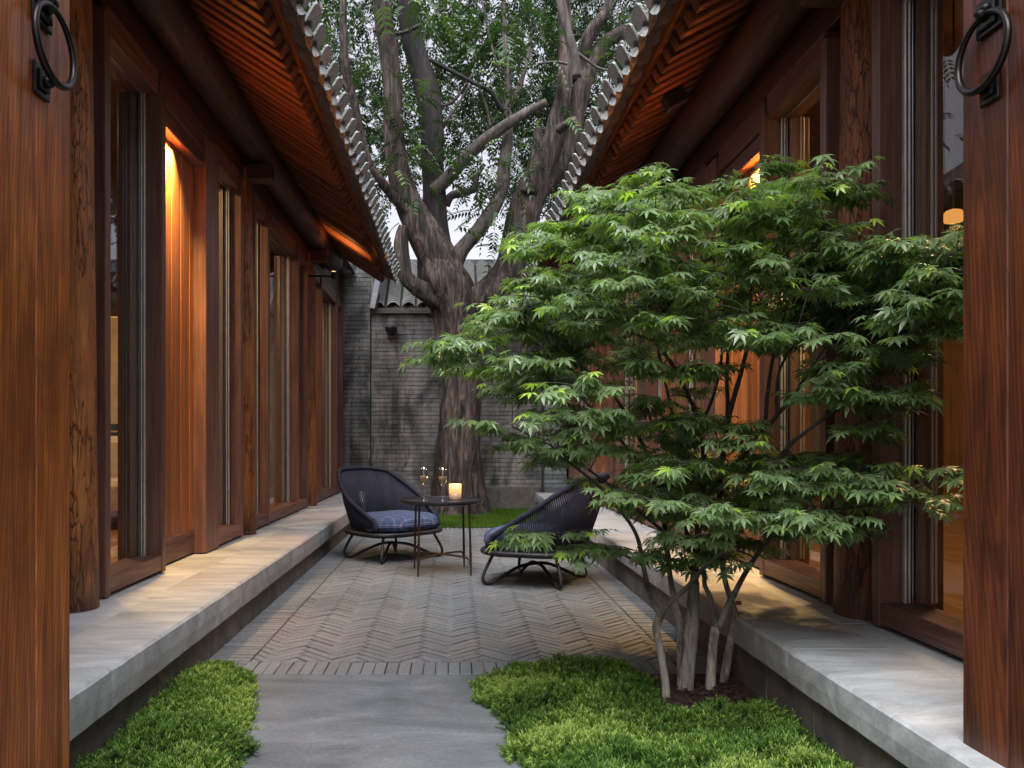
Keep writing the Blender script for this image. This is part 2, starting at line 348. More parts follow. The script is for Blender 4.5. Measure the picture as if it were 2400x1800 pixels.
M_AMB = emit('amber_glow', (1,.42,.10), .2)
M_LAMP = emit('lamp_glow', (1,.62,.25), .6)
def leaf_mat(name, a, bb, hi, rough=.42, trans=.25, spec=.5):
    m, t, b = mat(name)
    at = N(t, 'ShaderNodeAttribute', attribute_name='tint')
    c = ramp(t, at.outputs['Fac'], [(0, a), (.6, bb), (.93, bb), (1, hi)])
    t.links.new(c, b.inputs['Base Color']); b.inputs['Roughness'].default_value = rough; b.inputs['Specular IOR Level'].default_value = spec
    tl = N(t, 'ShaderNodeBsdfTranslucent'); tcol = mix(t, 1, c, (1.5,1.7,.6), 'MULTIPLY'); t.links.new(tcol, tl.inputs[0])
    mx = N(t, 'ShaderNodeMixShader'); mx.inputs[0].default_value = trans
    o = [n for n in t.nodes if n.type == 'OUTPUT_MATERIAL'][0]
    t.links.new(b.outputs[0], mx.inputs[1]); t.links.new(tl.outputs[0], mx.inputs[2]); t.links.new(mx.outputs[0], o.inputs[0]); return m
M_MAPLE = leaf_mat('maple_leaf', (.085,.13,.06), (.165,.245,.105), (.33,.48,.07), .36, .36, .8)
M_TLEAF = leaf_mat('old_tree_leaf', (.012,.028,.010), (.032,.068,.02), (.10,.19,.035), .45, .22)
M_SEDUM = leaf_mat('sedum_leaf', (.022,.06,.010), (.11,.20,.035), (.28,.37,.09), .6, .3, .25)
M_GRASS = leaf_mat('lawn_blade', (.05,.11,.012), (.10,.19,.02), (.16,.26,.04), .6, .3, .2)
def bark(name, a, bb, cc, sc3=(22,22,2.2), bs=.9):
    m, t, b = mat(name)
    g = noise(t, coords(t, sc3), 1, 9, .68, 1.0); big = noise(t, coords(t, (2.5,2.5,1.2)), 1, 5, .6)
    c = ramp(t, g, [(.38, a), (.5, bb), (.64, cc)])
    c = mix(t, .8, c, ramp(t, big, [(.35, (.5,.48,.5)), (.65, (1.2,1.15,1.1))]), 'MULTIPLY')
    t.links.new(c, b.inputs['Base Color']); b.inputs['Roughness'].default_value = .85
    bump(t, b, g, bs, .03); return m
M_BARK = bark('old_bark', (.007,.005,.0045), (.052,.037,.031), (.16,.118,.102), (15,15,1.8), 1.0)
M_BARKD = bark('dark_bark', (.006,.005,.005), (.018,.014,.014), (.055,.04,.037), (11,11,1.6), 1.0)
M_BARKP = bark('pale_bark', (.035,.029,.027), (.075,.062,.056), (.13,.112,.102), (14,14,4), .5)
def maple_bark():
    m = bark('maple_bark', (.15,.13,.11), (.40,.36,.31), (.56,.51,.45), (34,34,7), .5); t = m.node_tree; b = t.nodes['Principled BSDF']
    src = b.inputs['Base Color'].links[0].from_socket
    ge = N(t, 'ShaderNodeNewGeometry'); sp = N(t, 'ShaderNodeSeparateXYZ'); t.links.new(ge.outputs['Position'], sp.inputs[0])
    nn = noise(t, ge.outputs['Position'], 9, 4, .6); ad = N(t, 'ShaderNodeMath', operation='MULTIPLY_ADD'); ad.inputs[1].default_value = .35; t.links.new(nn, ad.inputs[0]); t.links.new(sp.outputs[2], ad.inputs[2])
    f = ramp(t, ad.outputs[0], [(.0, (.75,)*3), (.22, (0,0,0)), (.42, (0,0,0)), (.68, (1,1,1))])
    t.links.new(mix(t, f, src, (.055,.044,.032)), b.inputs['Base Color']); return m
M_MTRUNK = maple_bark(); M_MBR = M_MTRUNK
def plaid():
    m, t, b = mat('blue_plaid_fabric')
    tc = N(t, 'ShaderNodeTexCoord'); sp = N(t, 'ShaderNodeSeparateXYZ'); t.links.new(tc.outputs['Object'], sp.inputs[0])
    base = None; c = None
    v = coords(t, (300,300,300)); wv = noise(t, v, 1, 2)
    c = ramp(t, wv, [(.3, (.034,.052,.115)), (.7, (.060,.086,.175))])
    for ax, per, w_, colr, f_, off in ((0,.11,.05,(.19,.23,.33),.6,.03),(1,.11,.05,(.19,.23,.33),.6,.02),(2,.11,.05,(.30,.34,.42),.7,.0),
                                 (0,.11,.22,(.03,.038,.07),.45,.07),(1,.11,.22,(.03,.038,.07),.45,.06)):
        a = N(t, 'ShaderNodeMath', operation='ADD'); a.inputs[1].default_value = 11+off; t.links.new(sp.outputs[ax], a.inputs[0])
        d = N(t, 'ShaderNodeMath', operation='DIVIDE'); d.inputs[1].default_value = per; t.links.new(a.outputs[0], d.inputs[0])
        fr = N(t, 'ShaderNodeMath', operation='FRACT'); t.links.new(d.outputs[0], fr.inputs[0])
        lt = N(t, 'ShaderNodeMath', operation='LESS_THAN'); lt.inputs[1].default_value = w_; t.links.new(fr.outputs[0], lt.inputs[0])
        ml = N(t, 'ShaderNodeMath', operation='MULTIPLY'); ml.inputs[1].default_value = f_; t.links.new(lt.outputs[0], ml.inputs[0])
        c = mix(t, ml.outputs[0], c, colr)
    t.links.new(c, b.inputs['Base Color']); b.inputs['Roughness'].default_value = .9
    bump(t, b, wv, .3, .002); return m
M_PLAID = plaid()
# ------------------------------------------------------------------ ground and paving
TER = .29                                       # terrace height
ground = MB(); ground.add([(-80,-80,-.03),(80,-80,-.03),(80,80,-.03),(-80,80,-.03)], [(0,1,2,3)])
tag(ground.build('ground', M_GROUND), kind='structure')
XL, XR = -1.187, 1.262                          # risers
pave = empty('courtyard_paving', (0,0,0), 'herringbone courtyard floor of thin grey bricks between the two stone terraces', None, kind='structure')
del_cat = None
bed = MB().box(XL-.01, XR+.01, 3.565, 12.2, -.02, -.007); bed.build('joint_bed', M_JOINT, pave)
def clip(poly, x0, x1, y0, y1):
    def cl(pts, inside, inter):
        out = []
        for i in range(len(pts)):
            a, b = pts[i-1], pts[i]; ia, ib = inside(a), inside(b)
            if ib:
                if not ia: out.append(inter(a,b))
                out.append(b)
            elif ia: out.append(inter(a,b))
        return out
    def ix(c): return lambda a,b: (c, a[1]+(b[1]-a[1])*(c-a[0])/(b[0]-a[0]))
    def iy(c): return lambda a,b: (a[0]+(b[0]-a[0])*(c-a[1])/(b[1]-a[1]), c)
    for ins, it in ((lambda p:p[0]>=x0-1e-9, ix(x0)), (lambda p:p[0]<=x1+1e-9, ix(x1)), (lambda p:p[1]>=y0-1e-9, iy(y0)), (lambda p:p[1]<=y1+1e-9, iy(y1))):
        if not poly: return []
        poly = cl(poly, ins, it)
    return poly
def prism(poly, zt, zb=-.02, ch=.0035, tilt=0):
    c = (sum(p[0] for p in poly)/len(poly), sum(p[1] for p in poly)/len(poly)); n = len(poly)
    V = []
    for ring in range(3):
        for p in poly:
            dx, dy = p[0]-c[0], p[1]-c[1]; L = math.hypot(dx,dy)+1e-9
            k = 1-(ch/L*1.4 if ring == 2 else 0)
            V.append((c[0]+dx*k, c[1]+dy*k, (zb, zt-ch, zt)[ring]+(tilt*(dx+dy) if ring else 0)))
    Fc = [(r*n+i, r*n+(i+1)%n, (r+1)*n+(i+1)%n, (r+1)*n+i) for r in range(2) for i in range(n)]+[tuple(range(2*n,3*n))]
    return c, V, Fc
polys = []
Wb = .0515; nL = 4.1; gap = .0046
HX0, HX1, HY0, HY1 = -.973, 1.06, 3.77, 9.45
c45 = math.cos(PI/4)
Lb = Wb*4
for j in range(-12, 13):
    for k in range(-140, 160):
        ox, oy = (k+j*4)*Wb, (k-j*4)*Wb
        for (a0,a1,b0,b1) in ((0,Lb,0,Wb),(3*Wb,4*Wb,-Lb,0)):
            ga, gb_ = (.002, gap) if a1-a0 > b1-b0 else (gap, .002); q = [(a0+ga,b0+gb_),(a1-ga,b0+gb_),(a1-ga,b1-gb_),(a0+ga,b1-gb_)]
            pts = [((x+ox)*c45-(y+oy)*c45, (x+ox)*c45+(y+oy)*c45+6.5) for x, y in q]
            if max(p[0] for p in pts) < HX0 or min(p[0] for p in pts) > HX1 or max(p[1] for p in pts) < HY0 or min(p[1] for p in pts) > HY1: continue
            pts = clip(pts, HX0+.004, HX1-.004, HY0+.004, HY1-.004)
            if len(pts) >= 3:
                ar = abs(sum(pts[i-1][0]*pts[i][1]-pts[i][0]*pts[i-1][1] for i in range(len(pts))))/2
                if ar > 4e-4: polys.append(pts if sum(pts[i-1][0]*pts[i][1]-pts[i][0]*pts[i-1][1] for i in range(len(pts))) > 0 else pts[::-1])
y = 3.57
while y < 12.0:                                  # edge courses along both terraces
    for x0, x1 in ((XL+.004, HX0-.004), (HX1+.004, XR-.004)):
        if y < 9.5 or x0 < 0: polys.append([(x0,y+gap),(x1,y+gap),(x1,y+Wb-gap+.001),(x0,y+Wb-gap+.001)])
    y += Wb+.0015
x = HX0
while x < HX1-.03:                               # soldier course toward the path
    wj = rng.uniform(.049,.056); sk = rng.uniform(-.003,.003)
    polys.append([(x+.0012,3.572),(x+wj+rng.uniform(.0,.002),3.572),(x+wj+.0015+sk,3.764),(x+.0012+sk,3.764)]); x += wj+.004
x = HX0
while x < HX1-.03:                               # soldier course toward the lawn
    polys.append([(x+.004,9.46),(x+.05,9.46),(x+.05,9.6),(x+.004,9.6)]); x += .055
polys.sort(key=lambda p: sum(q[1] for q in p)/len(p))
def near_key(p):
    cy = sum(q[1] for q in p)/len(p); cx = sum(q[0] for q in p)/len(p)
    hidden = (cy < 3.72 and (cx > .1 or cx < -.93))
    return cy+(5 if hidden else 0)
polys.sort(key=near_key)
rest = MB(); tints = []
for i, p in enumerate(polys):
    zt = rng.uniform(-.0018,.0018)
    c, V, Fc = prism(p, zt, tilt=rng.uniform(-.012,.012))
    if i < 300:
        V = [(a-c[0], b-c[1], z) for a, b, z in V]
        MB().add(V, Fc).build('brick', M_PAVE, pave, loc=(c[0], c[1], 0))
    else:
        tints += [rng.random()]*len(V); rest.add(V, Fc)
me = rest.mesh('far_bricks', M_PAVE); a = me.attributes.new('tint','FLOAT','POINT'); a.data.foreach_set('value', tints)
tag(put('brick_field', me, pave), kind='stuff')
# path
pm = MB()
pm.box(-.92, .55, 2.02, 3.562, -.12, .0, .004); pm.box(-.92, .55, -.6, 2.012, -.12, .0, .004)
tag(pm.build('path', M_PATH), kind='structure')
sm = MB().box(XL, -.925, -.6, 3.56, -.1, -.006).box(.555, XR, -.6, 3.56, -.1, -.006); tag(sm.build('soil', M_SOIL), kind='structure')
# ------------------------------------------------------------------ terraces
def terrace(s, xe, xj, xf, hb, y1):
    t = empty('terrace', (0,0,0), kind='structure')
    xr = xe+.042 if s > 0 else -(abs(xe)+.042)
    r = MB(); r.box(s*abs(xr), s*6.2, -.6, 12.15, -.1, hb); r.build('foundation', M_RISER, t)
    n = 0; y = -.6
    while y < 12.0:                              # riser stones, a plain brick course
        L = .42
        m = MB(); m.box(s*(abs(xr)-.004), s*(abs(xr)+.02), y+.003, min(y+L, 12.1)-.003, -.02, hb-.003, .003); m.build('riser_stone', M_RISER, t); y += L
    cuts = [-.6, 1.1, 2.65, 4.27, 5.9, 7.7, 9.3, y1] if s < 0 else [-.6, .9, 2.9, 5.0, 6.9, 8.6, 10.2, y1]
    for a, b in zip(cuts[:-1], cuts[1:]):        # kerb slabs with a slightly worn front arris
        m = MB(); ny = max(4, int((b-a)/.035)); V = []
        for i in range(ny+1):
            yy = a+.0015+(b-a-.003)*i/ny; nz = lambda q, f=9, e=.0018: e*(mnoise.noise(Vector((q, yy*f, s*3.1)))+.7*mnoise.noise(Vector((q+9, yy*f*4, s)))); E = abs(xe); en = .004 if i in (0, ny) else 0
            for px_, pz_ in ((abs(xj)-.002, hb+.001), (E+.022+nz(1,6,.004), hb+.001), (E+.004+nz(2), hb+.016+nz(3,6,.004)), (E+nz(4,4,.0015), (hb+TER)/2), (E+.001+nz(5)+en, TER-.012+nz(6,6,.002)), (E+.012+nz(7,6,.003)+en, TER-.001), (abs(xj)-.002, TER)): V.append((s*px_, yy, pz_))
        Fq = [(i*7+k, i*7+(k+1)%7, (i+1)*7+(k+1)%7, (i+1)*7+k) for i in range(ny) for k in range(7)]+[tuple(range(7)), tuple(reversed(range(ny*7, ny*7+7)))]
        m.add(V, Fq if s > 0 else [tuple(reversed(q)) for q in Fq])
        o = m.build('kerb_slab', M_SLAB, t, loc=(0,0,0))
        o.location.z = rng.uniform(-.0015,.0015)
    cuts = [-.6, .7, 2.0, 3.31, 4.6, 5.9, 7.2, 8.5, 9.8, 12.1]
    for a, b in zip(cuts[:-1], cuts[1:]):
        MB().box(s*(abs(xj)+.002), s*(abs(xf)+.22), a+.0015, b-.0015, hb+.001, TER-.002, .003).build('paving_slab', M_SLAB2, t)
    return t
tL = terrace(-1, 1.144, 1.478, 1.673, .135, 12.1)
tR = terrace(1, 1.225, 1.60, 1.733, .155, 11.8)
tL['label'] = 'raised sandstone terrace along the left timber hall'; tR['label'] = 'raised sandstone terrace along the right timber hall behind the maple'
# ------------------------------------------------------------------ timber halls
def lamp(name, kind, loc, rot, power, col=(1,.60,.26), parent=None, **kw):
    l = bpy.data.lights.new(name, kind); l.energy = power; l.color = col
    for k, v in kw.items(): setattr(l, k, v)
    o = bpy.data.objects.new(name, l); o.location = loc; o.rotation_euler = rot
    if parent: o.parent = parent
    return link(o)
def hall(s, xf, dz, cols, label):
    b = empty('timber_hall', (s*(xf+.05), 0, TER), label, 'building')
    b.location = (0,0,0)
    top = 3.13+dz                                # post tops
    X = lambda d: s*(xf+d)                       # depth behind facade plane
    def member(name, m, d0, d1, y0, y1, z0, z1, par=b, c=.004):
        return MB().box(X(d0), X(d1), y0, y1, z0, z1, c).build(name, m, par)
    sill_h = .085
    def window(y0, y1, wide=False):
        wn = empty('window', (0,0,0)); wn.parent = b
        zs = TER+.035
        member('sill', W_POSTY, .004, .17, y0, y1, TER+.018, TER+.105, wn)
        member('header', W_POSTY, .02, .20, y0, y1, top-.08, top+.06, wn)
        # glazing box: track pair, inner jamb, steel stile
        for yy, sg in ((y0, 1), (y1, -1)):
            for k, (da, db, mm) in enumerate(((.092,.100,M_ALU),(.108,.116,M_ALU),(.122,.129,M_STEEL))):
                member('track', mm, da, db, min(yy, yy+sg*.022), max(yy, yy+sg*.022), TER+.105, top-.08, wn, .0015)
            member('jamb', W_DARKIN, .136, .245, min(yy, yy+sg*.03), max(yy, yy+sg*.03), TER+.0, top-.08, wn)
            for da in (.188, .203): member('stile', M_ALU if s > 0 else M_STEEL, da, da+.009, min(yy+sg*.031, yy+sg*.042), max(yy+sg*.031, yy+sg*.042), TER+.11, top-.08, wn, .001)
        member('head_track', M_STEEL, .10, .112, y0+.022, y1-.022, top-.088, top-.081, wn, .001)
        member('pane', M_GLASS, .131, .135, y0, y1, TER+.10, top-.08, wn, 0)
    def post(y0, y1, d0=0., d1=.09):
        member('post', W_POST, d0, d1, y0, y1, TER+.006, top)
        member('jamb_post', W_POST, d1, .20, y0+.002, y1-.002, TER+.006, top-.002)
    def door(y0, y1):
        dr = empty('door', (0,0,0)); dr.parent = b
        zt = top-.22
        member('header', W_POSTY, .02, .20, y0, y1, top-.10, top+.06, dr)
        member('inner_header', W_POSTY, .045, .20, y0, y1, zt+.03, top-.10, dr); member('lamp_rail', W_POSTY, .02, .20, y0, y1, zt, zt+.029, dr)
        n = 9; w = (y1-y0)/n
        for k in range(n):
            member('plank', W_DOOR, .085+(.002 if k % 2 else 0), .13, y0+k*w+.0012, y0+(k+1)*w-.0012, TER+.17, zt-.001, dr, .0025)
        member('kick_panel', W_POSTY, .079, .13, y0, y1, TER+.012, TER+.168, dr, .003)
        member('handle', M_BRONZE, .045, .06, y0+.06, y0+.085, 1.25, 1.45, dr, .003)
        d = member('downlight', M_AMB, .032, .037, y0+.05, y0+.33, zt-.003, zt-.0005, dr, 0)
        if y0 > 3: lamp('door_light', 'AREA', (X(.034), y0+.19, zt-.008), (0, -s*R(16), 0), 8, (1,.60,.20), dr, shape='RECTANGLE', size=.012, size_y=.28, spread=R(95))
    for ci, c in enumerate(cols):
        m = MB(); prof = []
        for k in range(34):
            z = k/33*(top+.16-TER); r = .116-.02*z/3
            prof.append((r, z))
        V = []; seg = 28
        for r, z in prof:
            for q in range(seg):
                an = 2*PI*q/seg; rr = r*(1+.03*mnoise.noise(Vector((math.cos(an)*1.5+ci*3, math.sin(an)*1.5, z*.7)))+.012*mnoise.noise(Vector((math.cos(an)*7, math.sin(an)*7, z*3))))
                V.append((rr*math.cos(an)-s*(-.018)*z/3, rr*math.sin(an), z))
        Fc = [(i*seg+q, i*seg+(q+1)%seg, (i+1)*seg+(q+1)%seg, (i+1)*seg+q) for i in range(33) for q in range(seg)]
        m.add(V, Fc); m.build('column', M_COL if s < 0 else M_COL2, b, True, loc=(X(.065), c, TER))
        # infill boards either side of the column
        member('filler_board', W_POST, .10, .14, c+.10, c+.20, TER+.004, top-.004); member('filler_board', W_POST, .10, .14, c-.20, c-.10, TER+.004, top-.004)
        member('beam_head', W_BEAM, -.19, .30, c-.065, c+.065, top+.055, top+.20, c=.015)
        member('beam_head', W_BEAM, -.10, .30, c-.05, c+.05, top+.205, top+.31, c=.012)
    bays = list(zip(cols[:-1], cols[1:]))
    def bayA(c):
        post(c+.20, c+.26); window(c+.26, c+.94); post(c+.94, c+1.0); door(c+1.0, c+1.745); post(c+1.745, c+2.037); window(c+2.037, c+2.64); post(c+2.64, c+2.70)
    def bayB(c, n=.45):
        post(c+.16, c+.20); window(c+.20, c+.20+n); post(c+.20+n, c+.26+n); window(c+.26+n, c+2.02, True); post(c+2.02, c+2.10); window(c+2.10, c+2.55); post(c+2.55, c+2.62)
    for i, (c0, c1) in enumerate(bays):
        (bayA if i in (0,1) else bayB)(c0)
    y0, y1 = cols[0]-.2, 12.15
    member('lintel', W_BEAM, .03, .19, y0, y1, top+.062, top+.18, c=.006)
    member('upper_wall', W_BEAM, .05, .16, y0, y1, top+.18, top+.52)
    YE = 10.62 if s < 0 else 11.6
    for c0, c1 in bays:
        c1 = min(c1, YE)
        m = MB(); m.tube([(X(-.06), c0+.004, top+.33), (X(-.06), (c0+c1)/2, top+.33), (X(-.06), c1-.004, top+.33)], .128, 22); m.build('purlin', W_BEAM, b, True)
    # rafters
    if s < 0: A = Vector((-.955, 0, CAMH+2.13)); T = Vector((-.80, 0, CAMH+2.20))
    else: A = Vector((1.20, 0, CAMH+2.11)); T = Vector((.965, 0, CAMH+2.10))
    H = Vector((X(-.06), 0, top+.33+.15)) ; d = (H-A).normalized(); L = 1.35; ang = math.atan2(d.z, abs(d.x))
    nrm = Vector((-s*d.z*1, 0, abs(d.x))) if True else None
    nrm = Vector((-s*math.sin(ang), 0, math.cos(ang)))
    rw = .036
    rm = MB().box(0, L, -rw, rw, 0, .072, .004).mesh('rafter', W_RAFT)
    y = 1.2
    while y < YE:
        yj = y+rng.uniform(-.004,.004); lj = rng.uniform(-.006,.006)
        o = put('rafter', rm, b, loc=A+Vector((lj, yj, rng.uniform(-.002,.002))), rot=(0, -ang, 0) if s > 0 else (0, -ang, PI))
        y += .127
    def slab(name, m, a0, a1, n0, n1, y0=1.1, y1=YE+.03):
        q = [A+d*a0+nrm*n0, A+d*a1+nrm*n0, A+d*a1+nrm*n1, A+d*a0+nrm*n1]
        V = [(p.x, yy, p.z) for yy in (y0,y1) for p in q]
        MB().add(V, [(0,1,2,3),(7,6,5,4),(0,4,5,1),(1,5,6,2),(2,6,7,3),(3,7,4,0)]).build(name, m, b)
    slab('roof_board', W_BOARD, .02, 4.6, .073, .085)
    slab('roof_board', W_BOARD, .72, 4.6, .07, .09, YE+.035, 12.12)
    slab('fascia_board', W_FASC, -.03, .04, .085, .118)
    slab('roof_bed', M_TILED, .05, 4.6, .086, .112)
    # eave tiles: pans with a faced lip and flared covers
    pw = .215; nseg = 8
    def arcpts(w_, sag, n=nseg): return [((k/n-.5)*w_, sag*(1-(2*(k/n)-1)**2)) for k in range(n+1)]
    up = Vector((0,0,1)); out = Vector((-s,0,0))
    dd = -d
    tipl = 0.125
    # pan: concave up (sag below), runs from behind the fascia to the lip
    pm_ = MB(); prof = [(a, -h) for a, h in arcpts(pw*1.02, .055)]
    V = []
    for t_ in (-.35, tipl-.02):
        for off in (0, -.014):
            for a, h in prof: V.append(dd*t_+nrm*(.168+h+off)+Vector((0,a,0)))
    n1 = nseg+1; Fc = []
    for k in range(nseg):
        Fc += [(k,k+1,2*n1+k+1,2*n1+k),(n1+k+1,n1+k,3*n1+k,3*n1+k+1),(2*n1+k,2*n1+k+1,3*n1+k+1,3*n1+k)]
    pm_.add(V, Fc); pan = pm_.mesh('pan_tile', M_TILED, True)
    # lip: plate hanging from the pan edge, deeper in the middle
    lp = MB(); V = []
    fo = (dd*.75+Vector((0,0,-.66))).normalized()
    for off in (0, .016):
        for a, h in prof: V.append(dd*(tipl-.02+off)+nrm*(.170+h)+Vector((0,a,0)))
        for k, (a, h) in enumerate(prof): V.append(dd*(tipl-.02+off)+nrm*(.170+h)+fo*(.040+.010*math.cos((k/nseg-.5)*PI)+.004*(k % 2))+Vector((0,a,0)))
    Fc = []
    for k in range(nseg): Fc += [(k,k+1,n1+k+1,n1+k),(2*n1+k+1,2*n1+k,3*n1+k,3*n1+k+1),(n1+k,n1+k+1,3*n1+k+1,3*n1+k),(k+1,k,2*n1+k,2*n1+k+1)]
    lp.add(V, Fc); lip = lp.mesh('lip', M_TILEF)
    # cover: convex up; flared upright face at the end, rising and leaning outward
    cv = MB(); cprof = [(a, h) for a, h in arcpts(.135, .05)]; V = []
    for t_ in (-.35, tipl-.03):
        for off in (0, .014):
            for a, h in cprof: V.append(dd*t_+nrm*(.155+h+off)+Vector((0,a,0)))
    Fc = []
    for k in range(nseg): Fc += [(k+1,k,2*n1+k,2*n1+k+1),(n1+k,n1+k+1,3*n1+k+1,3*n1+k),(2*n1+k+1,2*n1+k,3*n1+k,3*n1+k+1)]
    cv.add(V, Fc); cover = cv.mesh('cover_tile', M_TILE, True)
    fl = MB(); V = []
    fu = (dd*.55+Vector((0,0,1))).normalized()
    for off in (0, .013):
        for a, h in cprof: V.append(dd*(tipl-.03+off)+nrm*(.148+h)+Vector((0,a,0)))
        for k, (a, h) in enumerate(cprof):
            u = abs(k/nseg-.5)*2
            V.append(dd*(tipl-.03+off)+nrm*(.148+h)+fu*(.085+.022*u+.006*(k % 2))+Vector((0,a*1.18,0)))
    Fc = []
    for k in range(nseg): Fc += [(k,k+1,n1+k+1,n1+k),(2*n1+k+1,2*n1+k,3*n1+k,3*n1+k+1),(n1+k,n1+k+1,3*n1+k+1,3*n1+k),(k+1,k,2*n1+k,2*n1+k+1)]
    Fc += [(0,n1,3*n1,2*n1),(n1-1,3*n1-1,4*n1-1,2*n1-1)]
    fl.add(V, Fc); flare = fl.mesh('flared_face', M_TILEF)
    # scalloped filler block between fascia and pan tiles
    sb = MB(); prof2 = arcpts(.12, .055); V = []
    for t_ in (-.03, .022):
        for a, h in prof2: V.append(dd*t_+nrm*(.112)+Vector((0,a,0)))
        for a, h in prof2: V.append(dd*t_+nrm*(.113+h)+Vector((0,a,0)))
    Fc = []
    for k in range(nseg): Fc += [(k,k+1,n1+k+1,n1+k),(2*n1+k+1,2*n1+k,3*n1+k,3*n1+k+1),(n1+k,n1+k+1,3*n1+k+1,3*n1+k)]
    sb.add(V, Fc); scal = sb.mesh('scalloped_block', W_FASC)
    y = 1.3
    while y < YE-.05:
        j = lambda e: rng.uniform(-e,e)
        o = put('pan_tile', pan, b, loc=A+Vector((j(.006),y+j(.004),j(.004)))); put('lip', lip, o)
        o = put('cover_tile', cover, b, loc=A+Vector((j(.008),y+pw/2+j(.006),j(.006))), rot=(j(.05),0,0)); put('flared_face', flare, o)
        put('scalloped_block', scal, b, loc=A+Vector((0,y+pw/2,0)))
        y += pw
    # room behind the glass
    rf = MB().box(X(.21), X(4.2), cols[0]-.3, 12.1, TER-.05, TER+.012); rf.build('room_floor', W_FLOOR, b)
    MB().box(X(4.0), X(4.1), cols[0]-.3, 12.1, TER, 3.6).build('room_wall', M_PLAST if s < 0 else W_DARKIN, b)
    MB().box(X(.16), X(4.1), cols[0]-.3, 12.1, top+.52, top+.58).build('room_ceiling', W_BOARD, b)
    MB().box(X(.16), X(4.1), cols[0]-.36, cols[0]-.3, TER, top+.5).build('end_wall', M_PLAST, b)
    MB().box(X(.16), X(4.1), 12.0, 12.12, TER, top+.5).build('end_wall', M_PLAST, b)
    return b, A, d, nrm, top
hallL = hall(-1, 1.673, 0, [.7, 3.6, 6.5, 9.4, 12.3], 'long timber hall on the left with a plank door lit from above')
hallR = hall(1, 1.733, -.2, [.57, 3.47, 6.37, 9.27, 12.17], 'timber hall on the right behind the maple with warm lit rooms')
# eave end gables of dark brick at the far end of the left hall
def brickwork(name, parent, mat_, x0, x1, yf, z0, z1, depth, bw=.265, bh=.066, nparts=300, skip=None, thick=.02, seed=1, back=True):
    r = random.Random(seed)
    if back: MB().box(x0+.001, x1-.001, yf+.012, yf+depth, z0, z1).build('core', M_MORT, parent)
    L = []; row = 0; z = z0
    while z < z1-.01:
        h = min(bh, z1-z); x = x0-(bw/2 if row % 2 else 0)
        while x < x1-.005:
            a, c_ = max(x, x0), min(x+bw, x1)
            if c_-a > .02 and not (skip and skip((a+c_)/2, z)): L.append((a, c_, z, z+h))
            x += bw
        z += bh; row += 1
    return L
def lay(L, name, parent, mat_, yf, nparts, prefer=None, seed=1):
    r = random.Random(seed); idx = list(range(len(L)))
    if prefer: idx.sort(key=lambda i: prefer(L[i]))
    restm = MB(); tn = []; cache = {}
    for n, i in enumerate(idx):
        a, c_, z0, z1 = L[i]; pr = r.uniform(-.004,.004); g = .003
        if n < nparts:
            key = (round(c_-a,3), round(z1-z0,3))
            if key not in cache: cache[key] = MB().box(-(c_-a)/2+g, (c_-a)/2-g, 0, .04, g, z1-z0-g, .003).mesh(name, mat_)
            put(name, cache[key], parent, loc=((a+c_)/2, yf+pr, z0))
        else:
            m = len(restm.v); restm.box(a+g, c_-g, yf+pr, yf+pr+.04, z0+g, z1-g, 0); tn += [r.random()]*(len(restm.v)-m)
    if restm.v:
        me = restm.mesh('brickwork', mat_); a_ = me.attributes.new('tint','FLOAT','POINT'); a_.data.foreach_set('value', tn)
        tag(put('brickwork', me, parent), kind='stuff')
YW = 12.2
wall = empty('brick_wall', (0,YW,0), 'grimy grey brick wall closing the far end of the courtyard behind the old tree', 'wall'); wall.location = (0,0,0)
LW = brickwork('brick', wall, M_WALL, -1.27, 1.75, YW, 0, 3.02, .3)
lay(LW, 'brick', wall, M_WALL, YW, 300, prefer=lambda q: (0 if (-1.27 < q[0] < -.35) else 1 if (.15 < q[0] < 1.5 and q[2] < 1.7) else 2, abs(q[2]-1.6)))
MB().box(-1.3, 1.8, YW-.05, YW+.3, 3.021, 3.10, .006).build('coping', M_RISER, wall)
MB().box(.25, 1.35, YW-.06, YW-.001, 0, .36, .01).build('plinth', M_RISER, wall)
pier = empty('brick_pier', (0,0,0), 'dark brick end pier at the far end of the left hall, under its eave', 'pier')
LP_ = brickwork('brick', pier, M_WALLD, -2.10, -1.272, YW-.09, 0, 4.42, .38)
LP_ += brickwork('brick', pier, M_WALLD, -1.270, -1.14, YW-.09, 3.168, 4.1, .38)
lay(LP_, 'brick', pier, M_WALLD, YW-.09, 300)
MB().box(-1.27,-1.16, YW-.10, YW+.28, 3.102, 3.166, .008).build('kneeler', M_RISER, pier)
pier2 = empty('brick_pier', (0,0,0), 'pale grey brick pier standing at the far end of the right terrace', 'pier')
LP2 = brickwork('brick', pier2, M_WALLG, 1.36, 1.70, YW-.42, .29, 3.7, .4)
lay(LP2, 'brick', pier2, M_WALLG, YW-.42, 300)
# skewed coping strip running down the verge at the left end of the far wall
sk = MB(); a0, a1 = P(905, 555, 12.0), P(872, 722, 12.0)
d_ = (a1-a0).normalized(); n_ = Vector((-d_.z,0,d_.x))
q = [a0-n_*.04, a0+n_*.04, a1+n_*.04, a1-n_*.04]
sk.add([(p.x, yy, p.z) for yy in (12.0,12.9) for p in q], [(3,2,1,0),(4,5,6,7),(0,1,5,4),(1,2,6,5),(2,3,7,6),(3,0,4,7)]); sk.build('verge_strip', M_SLAB2, pier)
